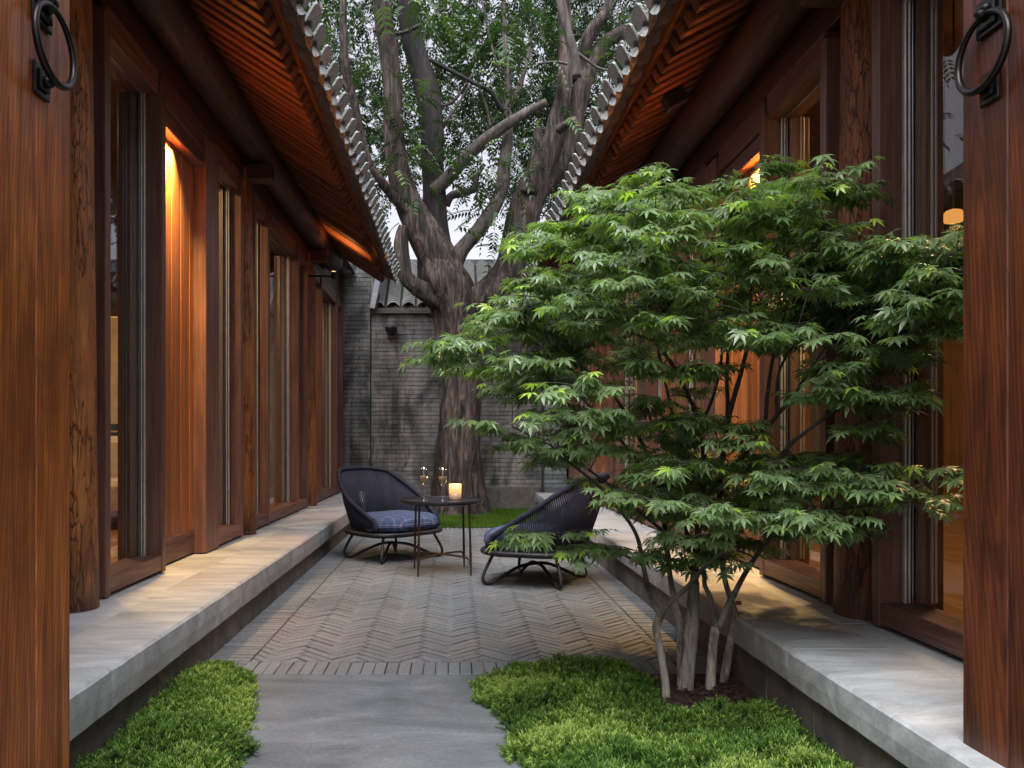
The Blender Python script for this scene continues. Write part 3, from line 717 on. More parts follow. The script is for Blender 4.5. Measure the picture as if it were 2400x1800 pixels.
# neighbouring roof beyond the wall
nb = empty('neighbouring_house', (0,0,0), 'neighbouring house roof of curved grey tiles rising behind the far brick wall', 'building')
MB().box(-1.6, 2.4, YW+.32, YW+3.2, 0, 3.0).build('wall', M_WALLD, nb)
rs = .80; ra = math.atan(rs)
def arc_tile(w_, sag, ln, th=.014, conv=1, n=6):
    m = MB(); V = []
    for yy in (0, ln):
        for off in (0, th):
            for k in range(n+1):
                u = 2*k/n-1; V.append(((k/n-.5)*w_, yy, conv*sag*(1-u*u)+off))
    q = n+1; Fc = []
    for k in range(n): Fc += [(k+1,k,2*q+k,2*q+k+1),(q+k,q+k+1,3*q+k+1,3*q+k),(k,k+1,q+k+1,q+k)]
    return m.add(V, Fc)
ct = arc_tile(.195, .062, .10, .021).mesh('cover_tile', M_TILEW, False); ptm = arc_tile(.17, .04, .10, .012, -1).mesh('pan_tile', M_TILEF, False)
x = -1.16; k = 0
while x < 1.9:
    for r_ in range(21):
        yy = YW-.02+r_*.054*1.0; zz = 3.10+r_*.054*rs+.012
        put('cover_tile', ct, nb, loc=(x+rng.uniform(-.003,.003), yy, zz+.03), rot=(ra-R(31),0,0))
        if r_ % 1 == 0 and -1.1 < x < 1.0: put('pan_tile', ptm, nb, loc=(x+.115+rng.uniform(-.003,.003), yy, zz+.02), rot=(ra-R(31),0,0))
    x += .235; k += 1
rb = MB(); rb.add([(-1.6,YW-.0,3.105),(2.4,YW-.0,3.105),(2.4,YW+1.2,3.105+1.2*rs),(-1.6,YW+1.2,3.105+1.2*rs)], [(0,1,2,3)]); rb.build('roof_bed', M_TILED, nb)
MB().box(-1.6,2.4,YW+1.15,YW+1.35,3.95,4.14,.03).build('ridge', M_TILE, nb)
# wall lamp bracket on the far wall
wl = empty('wall_light', P(917,772,YW-.02), 'small black dome light fixed high on the far brick wall', 'wall light')
MB().lathe([(.0,-.08),(.05,-.07),(.085,-.035),(.095,0),(.10,.02),(.0,.022)], 20, (0,-.09,0)).build('dome', M_DARK, wl, True)
MB().box(-.045,.045,-.03,.02,-.04,.05,.005).build('bracket', M_IRON, wl)
# black floodlight under right eave
fp = P(1582, 233, 5.0); fl_ = empty('floodlight', fp, 'black box floodlight hung beneath the right eave rafters', 'floodlight')
MB().box(-.07,.07,-.045,.045,-.05,.05,.008).build('housing', M_DARK, fl_, rot=(0,R(-30),0)); MB().box(-.012,.012,-.012,.012,.03,.16,.002).build('bracket', M_IRON, fl_)
# uplight at a far left column head
ul = empty('uplight', (-1.38, 9.12, 2.93), 'small uplight on the far left column head throwing orange light on the rafters', 'uplight')
MB().lathe([(.0,0),(.028,0),(.03,.08),(.0,.082)], 14).build('can', M_IRON, ul); MB().box(-.29,-.02,-.012,.012,.02,.04,.003).build('arm', M_IRON, ul); MB().lathe([(.0,.083),(.024,.083),(.024,.086),(0,.086)], 14).build('lens', M_LAMP, ul)
lamp('uplight_beam', 'SPOT', (0,0,.12), (R(180), R(28), 0), 6, (1,.42,.12), ul, spot_size=R(120), spot_blend=1, shadow_soft_size=.03)
# ------------------------------------------------------------------ gate leaves
def gate(s, x, yf, ringp, label, m):
    g = empty('gate_door', (x, yf, 0), label, 'gate door', 'open gate doors framing the view')
    edges = [0, .165, .38, .62, .86, 1.1]
    for a, c_ in zip(edges[:-1], edges[1:]):
        MB().box(0, s*.055, -c_+.0015, -a-.0015, -.02, 3.2, .003).build('plank', m, g)
    MB().box(s*.056, s*.09, -1.08, -.02, .3, .42, .003).build('rail', m, g); MB().box(s*.056, s*.09, -1.08, -.02, 2.6, 2.72, .003).build('rail', m, g)
    # ring pull on the courtyard-side face
    rp = ringp-Vector((x, yf, 0))
    rg = empty('ring_pull', (rp.x, rp.y, rp.z)); rg.parent = g
    ro = -s                                            # direction out of the leaf surface
    back = lambda z0, z1, w_, d0, d1, c_: MB().box(s*0-rp.x+ro*d0, -rp.x+ro*d1, -w_/2, w_/2, z0, z1, c_)
    back(.045,.135,.088,.001,.010,.003).build('backplate', M_IRON, rg); back(.058,.122,.062,.010,.018,.004).build('backplate', M_IRON, rg)
    back(-.122,-.045,.068,.001,.009,.003).build('striker_plate', M_IRON, rg); back(-.108,-.058,.044,.009,.017,.004).build('striker_plate', M_IRON, rg)
    kn = MB().tube([(-rp.x+ro*.014, 0, .086), (-rp.x+ro*.03, 0, .092), (0-ro*.004, 0, .098)], [.016,.013,.010], 12); kn.tube([(-.004*ro,-.012,.10),(0,0,.104),(-.004*ro,.012,.10)], .011, 10); kn.build('knob', M_IRON, rg, True)
    kn = MB().tube([(-rp.x+ro*.014, 0, -.085), (-rp.x+ro*.03, 0, -.087), (-ro*.006,0,-.087)], [.014,.012,.010], 12); kn.build('stud', M_IRON, rg, True)
    pts = []; rr = .0885
    for k in range(49):
        an = 2*PI*k/48+PI/2; pts.append((ro*(.010*(1-math.sin(an))*.5), rr*math.cos(an)*1.0, rr*math.sin(an)))
    MB().tube(pts, [.0072+.0012*(1-math.sin(2*PI*k/48+PI/2)) for k in range(49)], 14, caps=False).build('ring', M_RING, rg, True)
    return g
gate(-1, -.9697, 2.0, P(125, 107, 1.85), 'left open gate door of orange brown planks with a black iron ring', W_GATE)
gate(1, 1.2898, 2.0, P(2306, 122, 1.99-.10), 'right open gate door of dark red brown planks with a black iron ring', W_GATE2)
# ------------------------------------------------------------------ rooms
lp_ = lamp('room_light', 'AREA', (-2.9, 5.6, 3.3), (0,0,0), 26, (1,.66,.34), None, shape='RECTANGLE', size=1.2, size_y=1.2)
def ceiling_lamp(loc, label, power):
    e = empty('ceiling_lamp', loc, label, 'ceiling lamp')
    MB().lathe([(0,0),(.16,0),(.18,.05),(.0,.06)], 24).build('shade', M_LAMP, e)
    lamp('bulb', 'AREA', (0,0,-.02), (0,0,0), power, (1,.60,.28), e, shape='DISK', size=.35)
bpy.data.objects.remove(lp_)
ceiling_lamp((-3.0, 5.6, 3.45), 'ceiling lamp in the near room of the left hall', 20)
ceiling_lamp((-3.0, 8.6, 3.45), 'ceiling lamp in the far room of the left hall', 12)
ceiling_lamp((3.1, 4.4, 3.25), 'ceiling lamp in the near room of the right hall', 13)
ceiling_lamp((3.1, 7.9, 3.25), 'ceiling lamp in the far room of the right hall', 14)
cp = MB().box(-3.9,-2.55,8.2,8.28,.31,2.35,.01); tag(cp.build('room_screen', M_CREAM), 'cream room screen glowing behind the first left window', 'screen')
sf = empty('sofa', (-2.95, 7.0, .302), 'beige sofa seen through the first window of the left hall', 'sofa')
MB().box(-.5,.5,-.4,.4,.12,.42,.05).build('seat', M_BEIGE, sf); MB().box(-.5,.5,.25,.45,.3,.80,.06).build('backrest', M_BEIGE, sf)
for a in (-.45,.45): MB().box(a-.06,a+.06,-.4,.4,.0,.6,.04).build('armrest', M_BEIGE, sf)
cs = empty('console_table', (-2.95, 7.85, .302), 'dark console table against the cream screen in the left hall', 'table')
MB().box(-.5,.5,-.2,.2,.86,.92,.005).build('top', M_DARK, cs)
MB().box(-.5,.5,-.18,.18,.62,.84,.004).build('drawer', M_DARK, cs)
for a in (-.46,.46):
    for c_ in (-.16,.16): MB().box(a-.02,a+.02,c_-.02,c_+.02,0,.62,.003).build('leg', M_DARK, cs)
pl = empty('pendant_lamp', P(2235, 505, 3.4), 'round amber pendant lamp inside the right hall beside the gate', 'pendant lamp')
MB().lathe([(0,-.03),(.035,-.028),(.05,-.005),(.03,.02),(.0,.03)], 20).build('shade', M_AMB, pl, True); MB().tube([(0,0,.04),(0,0,1.3)], .004, 6).build('cord', M_DARK, pl)
lamp('bulb', 'POINT', (0,0,-.09), (0,0,0), 5, (1,.55,.2), pl, shadow_soft_size=.05)
# ------------------------------------------------------------------ lounge chairs
def make_chair(label):
    e = empty('lounge_chair', (0,0,0), label, 'lounge chair', 'rope lounge chairs facing each other')
    # local: +y is the back, front at -y
    def outline(k, n, sx, sy, tap=.10, off=0):
        an = 2*PI*k/n; c, s_ = math.cos(an), math.sin(an); p = 3.2
        r = (abs(c)**p+abs(s_)**p)**(-1/p); y = r*s_; x = r*c*(1-tap*y)
        return x*sx, y*sy+off
    n = 48; m = MB(); V = []; rings = [(.93,.222),(.985,.232),(1.0,.246),(.995,.258),(.97,.263)]
    for f_, z in rings: V += [(outline(k,n,.41*f_,.375*f_)[0], outline(k,n,.41*f_,.375*f_)[1], z) for k in range(n)]
    Fc = [(i*n+k, i*n+(k+1)%n, (i+1)*n+(k+1)%n, (i+1)*n+k) for i in range(len(rings)-1) for k in range(n)]+[tuple(reversed(range(n))), tuple(range(4*n,5*n))]
    m.add(V, Fc).build('platform', M_CHAIR, e, True)
    for sx, sy in ((-1,-1),(1,-1),(1,1),(-1,1)):
        fx, fy = sx*(.34 if sy < 0 else .29), sy*.27
        d = Vector((fx, fy, 0)).normalized()
        pts = [Vector((fx,fy,.222))-d*.055, Vector((fx,fy,.12))+d*.005, Vector((fx,fy,.055))+d*.03, Vector((fx,fy,.018))+d*.012, Vector((fx,fy,.013))-d*.035, Vector((fx,fy,.05))-d*.12, Vector((fx,fy,.115))-d*.27, Vector((0,0,.132))+d*.05, Vector((0,0,.134))]
        MB().tube(catmull(pts, 6), .0125, 10).build('leg', M_CHAIR, e, True)
    # cushion
    m = MB(); V = []; prof = [(.90,.266),(.97,.275),(1.0,.305),(1.005,.335),(.985,.365),(.93,.388),(.80,.402),(.6,.410),(.3,.415),(.05,.416)]
    n = 56
    for f_, z in prof:
        for k in range(n):
            x, y = outline(k,n,.345*f_,.325*f_,.08,-.035); z2 = z+.006*mnoise.noise(Vector((x*5,y*5,z*4))); V.append((x,y,z2))
    Fc = [(i*n+k, i*n+(k+1)%n, (i+1)*n+(k+1)%n, (i+1)*n+k) for i in range(len(prof)-1) for k in range(n)]+[tuple(reversed(range(n))), tuple(range((len(prof)-1)*n,len(prof)*n))]
    cu = m.add(V, Fc).build('cushion', M_PLAID, e, True)
    for zz, ff in ((.300,1.0),):
        pts = [(*outline(k,n,.347*ff,.327*ff,.08,-.035), zz+.012) for k in range(n)]+[(*outline(0,n,.347*ff,.327*ff,.08,-.035), zz+.012)]
        MB().tube(pts, .004, 6, caps=False).build('piping', M_PLAID, cu, True)
    # rim and rope shell
    def rim(t):          # t in -1..1
        a = abs(t); sg = 1 if t >= 0 else -1
        th = a*PI*.5                                      # 0 back centre -> front arm
        x = .43*math.sin(min(1,a*1.22)*PI/2)**.85*(1-.12*max(0,(a-.75)/.25))
        y = .50-.70*max(0,(a-.18)/.82)**1.25
        y = min(y, .50-.06*a)
        z = .80-.03*(a/.35)**2 if a < .35 else .77-.405*((a-.35)/.65)**1.05
        return Vector((sg*x, y, z))
    def base(t):
        a = abs(t); sg = 1 if t >= 0 else -1
        x = .345*math.sin(min(1,a*1.3)*PI/2)**.9; y = .335-.50*max(0,(a-.2)/.8)**1.2
        return Vector((sg*x*(1+.04*a), y, .268))
    T = [-1+2*k/80 for k in range(81)]
    rp = [rim(t) for t in T]
    def curl(t):
        r, b_ = rim(t), base(t); sgn = 1 if t > 0 else -1
        return [b_+Vector((0,.06,.014)), b_+Vector((0,-.01,.016)), (r+b_)/2+Vector((sgn*.006,-.045,-.015))]
    path = curl(-1)+rp+curl(1)[::-1]
    path = catmull([tuple(p) for p in path[:5]], 5)[:-1]+[np.array(p) for p in rp[2:-2]]+catmull([tuple(p) for p in path[-5:]], 5)[1:]
    MB().tube(path, .019, 12).build('rim', M_ROPE, e, True)
    wraps = MB()
    for i in range(0, len(path)-1):
        for q in (0,.5):
            p = Vector(path[i])*(1-q)+Vector(path[i+1])*q; tt = (Vector(path[i+1])-Vector(path[i])).normalized()
            a = tt.cross(Vector((0,0,1))).normalized(); b_ = a.cross(tt)
            wraps.tube([p+a*.0195*math.cos(w_)+b_*.0195*math.sin(w_) for w_ in [2*PI*j/10 for j in range(11)]], .0032, 4, caps=False)
    tag(wraps.build('rim_wrapping', M_ROPE, e, True), kind='stuff')
    ropes = MB(); nr = 124
    for k in range(nr):
        t = -.985+1.97*k/(nr-1); a, b_ = rim(t), base(t); mid = (a+b_)/2; o = Vector((mid.x, mid.y, 0)).normalized()*.012
        ropes.tube([a, mid+o, b_], .0058, 6)
    tag(ropes.build('rope_shell', M_ROPE, e, True), kind='stuff')
    MB().tube([base(t)+Vector((0,0,.004)) for t in T], .011, 8).build('base_rail', M_ROPE, e, True)
    return e
c1 = make_chair('rope lounge chair left of the table, back to the left terrace, plaid cushion facing right')
c1.location = (-.56, 7.17, 0); c1.rotation_euler = (0,0,R(45.5))
def copy_tree(o, parent=None):
    c = o.copy(); COL.objects.link(c); c.parent = parent
    for ch in list(o.children): copy_tree(ch, c)
    return c
c2 = copy_tree(c1); c2['label'] = 'rope lounge chair right of the table, partly behind the maple leaves, cushion facing left'
c2.location = (.635, 5.955, 0); c2.rotation_euler = (0,0,R(-90-26))
# ------------------------------------------------------------------ side table
TB = Vector((-.09, 6.36, 0)); TH = .583
tb = empty('side_table', TB, 'round black tray table on four slim bronze legs between the lounge chairs', 'side table', rz=R(6.6))
MB().lathe([(0,TH-.03),(.30,TH-.03),(.325,TH-.024),(.334,TH-.012),(.334,TH+.002),(.330,TH+.004),(.326,TH+.001),(.324,TH-.008),(0,TH-.008)], 72).build('tray_top', M_TTOP, tb)
for sx in (-1,1):
    for sy in (-1,1):
        m = MB(); a = .208; pr = [(.0,.0065),(.10,.009),(.16,.0105),(.30,.009),(.5,.0085),(.553,.0085)]
        m.tube([(sx*(a-.012*(z/.55)), sy*(a-.012*(z/.55)), z) for z, r in pr], [r for z, r in pr], 8); m.build('leg', M_BRONZE, tb)
for sg in (1,-1):
    m = MB(); pts = [(.205,.205*sg,.085),(.195,.195*sg,.122),(.165,.165*sg,.138),(.08,.08*sg,.143),(0,0,.145+(.001 if sg > 0 else 0))]
    full = pts+[(-x,-y,z) for x,y,z in pts[-2::-1]]
    c_ = catmull(full, 5); m.tube(c_, [.013 if i in (0,1,2,len(c_)-1,len(c_)-2,len(c_)-3) else .0085 for i in range(len(c_))], 8); m.build('stretcher', M_BRONZE, tb, True)
# glasses
gm, gt, gb = mat('clear_glass'); gb.inputs['Transmission Weight'].default_value = 1; gb.inputs['Roughness'].default_value = .02; gb.inputs['IOR'].default_value = 1.45; gb.inputs['Base Color'].default_value = (1,1,1,1)
wm_, wt, wb = mat('sparkling_wine'); wb.inputs['Base Color'].default_value = (.95,.70,.38,1); wb.inputs['Transmission Weight'].default_value = .55; wb.inputs['Roughness'].default_value = .08; wb.inputs['IOR'].default_value = 1.2
for (gx, gy), lb in (((-.238,6.41),'champagne flute half full of pale gold wine, the left one on the table'),((-.083,6.27),'champagne flute half full of pale gold wine beside the candle')):
    g = empty('champagne_flute', (gx, gy, TH-.008), lb, 'champagne glass', 'two champagne glasses on the table')
    outp = [(0,.0),(.033,.001),(.034,.003),(.012,.007),(.004,.014),(.0035,.09),(.004,.115),(.012,.126),(.026,.150),(.036,.185),(.037,.205),(.034,.240),(.031,.268)]
    inp = [(.030,.268),(.0328,.240),(.0358,.205),(.0348,.185),(.0245,.151),(.010,.130),(0,.127)]
    MB().lathe(outp+inp, 28).build('glass', M_FLUTE, g, True)
    MB().lathe([(0,.128),(.0095,.131),(.0240,.1515),(.0342,.185),(.0350,.198),(0,.198)], 28).build('wine', wm_, g, True)
cn = empty('candle_holder', (.017, 6.44, TH-.008), 'lit candle in a frosted amber glass on the round table', 'candle')
fm, ft, fb = mat('frosted_amber'); fb.inputs['Base Color'].default_value = (.9,.66,.42,1); fb.inputs['Roughness'].default_value = .5; fb.inputs['Transmission Weight'].default_value = .55
fb.inputs['Emission Color'].default_value = (1,.60,.24,1); fb.inputs['Emission Strength'].default_value = .10
fm2, _, fb2 = mat('glass_base'); fb2.inputs['Base Color'].default_value = (.62,.40,.28,1); fb2.inputs['Roughness'].default_value = .3; fb2.inputs['Transmission Weight'].default_value = .3
MB().lathe([(0,0),(.047,0),(.049,.004),(.051,.052),(.0475,.053),(0,.053)], 32).build('base_cup', fm2, cn, True)
MB().lathe([(.0505,.054),(.0515,.09),(.0515,.131),(.048,.131),(.047,.058)], 32).build('shade', fm, cn, True)
MB().lathe([(0,.054),(.034,.054),(.034,.092),(0,.09)], 20).build('candle', plain('wax', (.8,.7,.5), .6), cn, True)
MB().lathe([(0,.094),(.004,.10),(.005,.108),(.001,.122),(0,.123)], 10).build('flame', emit('flame', (1,.65,.25), 4), cn, True)
lamp('candle_light', 'POINT', (0,0,.115), (0,0,0), .12, (1,.55,.2), cn, shadow_soft_size=.01)
# ------------------------------------------------------------------ old tree
ot = empty('old_tree', (.1, 11.3, 0), 'huge old tree with furrowed bark and many dark limbs in front of the far wall', 'tree'); ot.location = (0,0,0)
YT = 11.35
def limb(name, pts, m, seg=16, k=6, bmp=.12, par=ot):
    # pts: (px, py, width px, depth)
    W = []; 
    for px, py, w_, y in pts:
        p = P(px, py, y); W.append((p.x, p.y, p.z, w_/2/F*y))
    c = catmull(W, k)
    L = [Vector(q[:3]) for q in c]; r = [max(.003, q[3]) for q in c]
    return MB().tube(L, r, seg, bump=bmp, fr=7).build(name, m, par, True)
# fluted main trunk
tr = MB(); keys = [(1078,1212,165),(1078,1193,135),(1075,1120,112),(1076,1034,100),(1084,925,88),(1080,860,88),(1074,817,90),(1072,760,98),(1062,700,112),(1045,650,112),(1025,605,88),(1018,575,70)]
W = []
for px, py, w_ in keys:
    p = P(px, py, YT); W.append((p.x, p.y, p.z, w_/2/F*YT))
c = catmull(W, 12); seg = 72; V = []
for i, q in enumerate(c):
    for k in range(seg):
        an = 2*PI*k/seg; z = q[2]
        tw = an+.35*z
        fl2 = .10*math.cos(3*tw+1)-.22*math.exp(-((((an-PI*1.5-.15+.12*math.sin(z*2))+PI)%(2*PI)-PI)/.16)**2)*min(1,max(0,(2.6-z)))+.05*math.cos(5*tw+2+z)+.05*mnoise.noise(Vector((math.cos(an)*3,math.sin(an)*3,z*.8)))
        fur = .085*(abs(mnoise.noise(Vector((math.cos(an)*9,math.sin(an)*9,z*1.6))))*2-.5)+.03*mnoise.noise(Vector((math.cos(an)*22,math.sin(an)*22,z*4)))
        knot = .16*math.exp(-((z-3.3)**2)/.08)*max(0,math.cos(an-PI*1.5+.5))
        r = q[3]*(1+fl2+fur+knot)
        V.append((q[0]+r*math.cos(an), q[1]+r*math.sin(an), z))
tr.add(V, [(i*seg+k, i*seg+(k+1)%seg, (i+1)*seg+(k+1)%seg, (i+1)*seg+k) for i in range(len(c)-1) for k in range(seg)]); tr.build('trunk', M_BARK, ot, True)
y0 = YT
limb('limb', [(1062,700,90,y0),(1030,610,92,y0-.05),(985,530,78,y0-.1),(955,470,62,y0-.15),(937,416,54,y0-.2),(923,325,47,y0-.25),(921,250,44,y0-.3),(919,181,43,y0-.3),(905,90,45,y0-.35),(900,54,45,y0-.4),(893,-60,42,y0-.5),(880,-260,30,y0-.6)], M_BARK, 28)
limb('limb', [(1050,650,70,y0+.1),(1030,590,66,y0+.1),(1020,520,60,y0+.1),(1017,434,54,y0+.05),(1013,370,52,y0),(1013,307,54,y0),(1002,217,56,y0),(982,150,54,y0),(966,90,52,y0),(959,29,50,y0),(955,-80,44,y0),(960,-250,30,y0)], M_BARKD, 28)
limb('limb', [(990,525,30,y0-.2),(930,470,26,y0-.3),(895,425,21,y0-.5),(865,380,20,y0-.6),(847,325,21,y0-.7),(832,250,22,y0-.8),(814,181,22,y0-.9),(806,110,18,y0-1),(804,54,17,y0-1),(806,-60,14,y0-1)], M_BARK, 14)
limb('limb', [(1015,450,34,y0-.05),(1050,416,31,y0-.1),(1095,365,30,y0-.15),(1144,322,28,y0-.2),(1209,278,23,y0-.25),(1281,239,18,y0-.3)], M_BARKP, 16)
limb('limb', [(1050,640,60,y0),(1082,586,38,y0-.05),(1125,535,34,y0-.1),(1169,463,31,y0-.1),(1183,380,28,y0-.1),(1190,307,24,y0),(1189,253,20,y0),(1190,181,16,y0),(1183,90,12,y0),(1180,-40,9,y0)], M_BARKP, 16)
limb('limb', [(1190,262,16,y0),(1205,230,14,y0),(1219,199,12,y0+.1),(1238,130,9,y0+.2),(1250,40,7,y0+.2)], M_BARKP, 10)
limb('limb', [(1180,262,11,y0),(1150,215,11,y0-.05),(1111,195,10,y0-.1),(1060,168,10,y0-.1),(1002,137,9,y0-.05)], M_BARKD, 8)
limb('limb', [(1045,480,22,y0+.2),(1060,458,19,y0+.2),(1107,445,16,y0+.2),(1117,415,12,y0+.2),(1135,385,9,y0+.2)], M_BARKP, 10)
limb('limb', [(1060,700,90,y0+.15),(1100,715,80,y0+.1),(1150,688,76,y0+.1),(1190,640,72,y0+.15),(1208,580,72,y0+.2),(1225,510,74,y0+.2),(1245,452,72,y0+.2),(1268,400,56,y0+.2),(1290,345,48,y0+.2),(1306,282,42,y0+.2),(1322,220,36,y0+.2),(1326,150,34,y0+.2),(1324,60,32,y0+.2),(1318,-80,28,y0+.2)], M_BARK, 28)
limb('limb', [(1240,450,40,y0),(1250,395,30,y0-.1),(1258,345,26,y0-.1),(1262,300,18,y0-.1)], M_BARK, 14)
limb('limb', [(1240,470,50,y0+.3),(1295,410,50,y0+.35),(1330,350,44,y0+.35),(1345,280,44,y0+.35),(1362,210,42,y0+.3),(1388,150,34,y0+.3),(1420,100,32,y0+.3),(1487,62,30,y0+.3),(1560,20,26,y0+.3),(1640,-40,22,y0+.3)], M_BARK, 20)
limb('limb', [(1350,190,26,y0+.3),(1368,119,32,y0+.25),(1388,70,30,y0+.2),(1420,30,28,y0+.2),(1450,-40,24,y0+.2)], M_BARK, 14)
limb('limb', [(1352,180,22,9.2),(1350,150,20,9.2),(1344,118,20,9.2),(1330,70,20,9.2),(1318,20,22,9.2),(1305,-60,22,9.2)], M_BARKP, 14)
limb('limb', [(1350,122,8,9.2),(1375,140,7,9.2),(1400,158,6,9.2),(1430,166,5,9.2),(1455,172,4,9.2)], M_BARKP, 8)
limb('limb', [(1310,305,22,y0),(1330,290,19,y0-.15),(1346,281,17,y0-.3)], M_BARKP, 12)
limb('limb', [(1035,700,60,y0-.1),(985,680,40,y0-.2),(952,648,34,y0-.25),(941,600,34,y0-.25),(940,560,30,y0-.25),(946,530,22,y0-.25)], M_BARK, 20, bmp=.3)
for q in ([(1000,250,9,y0),(1060,240,7,y0),(1110,170,6,y0)],[(1040,290,8,y0),(1070,250,7,y0),(1100,200,5,y0)],[(920,80,8,y0-.3),(950,75,9,y0-.5),(1010,45,8,y0-.8),(1040,20,6,y0-1)],[(1150,300,8,y0),(1140,250,7,y0),(1120,200,6,y0)],[(1176,180,6,y0),(1150,100,6,y0),(1130,0,5,y0)],[(1260,150,6,y0),(1300,145,6,y0),(1330,150,7,y0)]):
    limb('twig', q, M_BARKP, 6, 4, 0)
# foliage: pinnate compound leaves
nr = np.random.RandomState(5)
def leaflet(L, W_): return np.array([(0,0,0),(L*.35,W_/2,-.003),(L,0,-.012),(L*.35,-W_/2,-.003)])
def pinnate(n, L, lw, droop):
    V = []; T = []
    for i in range(n):
        t = (i//2+.6)/(n/2); sd = 1 if i % 2 else -1
        base = np.array([t*L, 0, -droop*t*t*L]); an = sd*(PI/2-.35-.4*t)
        lf = leaflet(lw*2.3, lw); ca, sa = math.cos(an), math.sin(an)
        q = np.stack([lf[:,0]*ca-lf[:,1]*sa, lf[:,0]*sa+lf[:,1]*ca, lf[:,2]-abs(lf[:,0])*.35], 1)+base
        k = len(V)*1; V += list(q); T += [(k,k+1,k+2),(k,k+2,k+3)]
    k = len(V); V += [np.array((0,-.0015,0)),np.array((L,0,-droop*L)),np.array((0,.0015,0))]; T.append((k,k+1,k+2))
    return np.array(V), np.array(T)
PV = [pinnate(14, .32, .040, .3), pinnate(10, .24, .042, .6), pinnate(14, .34, .036, .9)]
def rotm(yaw, pitch, roll):
    return np.array(Matrix.Rotation(yaw,3,'Z') @ Matrix.Rotation(pitch,3,'Y') @ Matrix.Rotation(roll,3,'X'))
leaves = []
def clump(px, py, y, n, sp):
    for _ in range(n):
        q = P(px, py, y); o = nr.normal(0, sp, 3)
        leaves.append((q.x+o[0], q.y+o[1]*1.2, q.z+o[2]*.7, nr.uniform(0,2*PI), nr.uniform(-.2,.7), nr.normal(0,.35), nr.uniform(.7,1.1)))
def dens(px, py):      # how leafy the photo is at that place
    if py > 560: return 0
    d = 1.0
    if 905 < px < 1180 and py > 440: d = .06
    if 1040 < px < 1180 and 350 < py < 440: d = .5
    if 1075 < px < 1175 and 330 < py < 400: d = .3
    if 870 < px < 960 and py > 380: d = .3
    if py > 500: d = min(d,.25)
    if 790 < px < 870 and py > 480: d = .05
    return d
cnt = 0
while cnt < 900:
    px = nr.uniform(660, 1520); py = nr.uniform(-330, 520)
    if nr.rand() > dens(px, py): continue
    y = nr.uniform(11.7, 16.5) if nr.rand() < .92 or 1190 < px < 1440 else nr.uniform(9.6, 11.6); clump(px, py, y, 9, .26); cnt += 1
for q in [(820,470),(900,430),(860,520),(1130,440),(1150,520),(1175,480),(1100,380),(1160,560),(1190,560),(1240,330),(930,300),(870,420),(840,400)]:
    clump(*q, 11.0, 5, .13)
for q in [(1215,60),(1240,75),(1080,15),(1010,8),(1040,20),(960,12),(880,5),(745,60),(760,120),(790,200),(1180,30)]:
    clump(*q, nr.uniform(6.5,8.5), 4, .16)
leaves = np.array(leaves)
sy = leaves[:,1]; order = np.argsort(sy+np.where(leaves[:,2] > 1.05+sy*.56, 50, 0))
VV = []; TT = []; tn = []; off = 0
for n_, i in enumerate(order):
    x,y,z,ya,pi_,ro,s_ = leaves[i]; v, t_ = PV[i % 3]; M = rotm(ya,pi_,ro)
    if n_ < 300:
        if n_ == 0: pmesh = [tri_mesh('leaf', a, b_, M_TLEAF, np.full(len(a), tv)) for (a, b_), tv in zip(PV*2, (.3,.6,.85,.5,.97,.1))]
        put('leaf', pmesh[n_ % 6], ot, (x,y,z), Matrix(M.tolist()).to_euler(), (s_,)*3)
    else:
        VV.append(v*s_@M.T+np.array((x,y,z))); TT.append(t_+off); off += len(v); tv = min(1,max(0,nr.normal(.5,.28))); tn.append(np.full(len(v), tv))
tag(put('crown', tri_mesh('crown', np.concatenate(VV), np.concatenate(TT), M_TLEAF, np.concatenate(tn)), ot), kind='stuff')
# ------------------------------------------------------------------ maple
mp_ = empty('maple_tree', (1.0, 3.35, 0), 'multi-stemmed green Japanese maple with layered leaves in front of the right terrace', 'tree'); mp_.location = (0,0,0)
ym = 3.35
SK = []   # skeleton sample points (Vector, radius)
def stem(name, pts, m, seg=12, k=6, bmp=.12, reg=True):
    W = []
    for px, py, w_, y in pts:
        p = P(px, py, y); W.append((p.x,p.y,p.z,w_/2/F*y))
    c = catmull(W, k)
    if reg: SK.extend((Vector(q[:3]), q[3]) for q in c if q[2] > .55)
    return MB().tube([Vector(q[:3]) for q in c], [max(.0012,q[3]) for q in c], seg, bump=bmp, fr=5).build(name, m, mp_, True)
stem('trunk', [(1562,1640,22,ym-.1),(1560,1600,20,ym-.1),(1551,1540,19,ym-.1),(1541,1490,18,ym-.1),(1539,1465,19,ym-.1),(1549,1443,18,ym-.1)], M_MTRUNK)
stem('trunk', [(1608,1650,44,ym),(1606,1610,40,ym),(1612,1550,36,ym),(1619,1490,34,ym),(1624,1427,30,ym),(1627,1363,24,ym)], M_MTRUNK)
stem('trunk', [(1600,1650,24,ym+.05),(1598,1600,22,ym+.05),(1596,1490,22,ym+.05),(1585,1427,19,ym+.05),(1577,1384,15,ym+.05)], M_MTRUNK)
stem('trunk', [(1664,1650,26,ym),(1665,1610,24,ym),(1671,1511,22,ym),(1678,1470,22,ym)], M_MTRUNK)
stem('trunk', [(1678,1475,15,ym),(1671,1435,14,ym),(1664,1400,12,ym),(1652,1374,11,ym)], M_MTRUNK)
stem('trunk', [(1679,1478,17,ym),(1703,1427,17,ym-.03),(1722,1389,15,ym-.05)], M_MTRUNK)
stem('trunk', [(1692,1650,22,ym+.1),(1695,1610,21,ym+.1),(1707,1532,19,ym+.1),(1718,1469,16,ym+.1),(1722,1427,14,ym+.1)], M_MTRUNK)
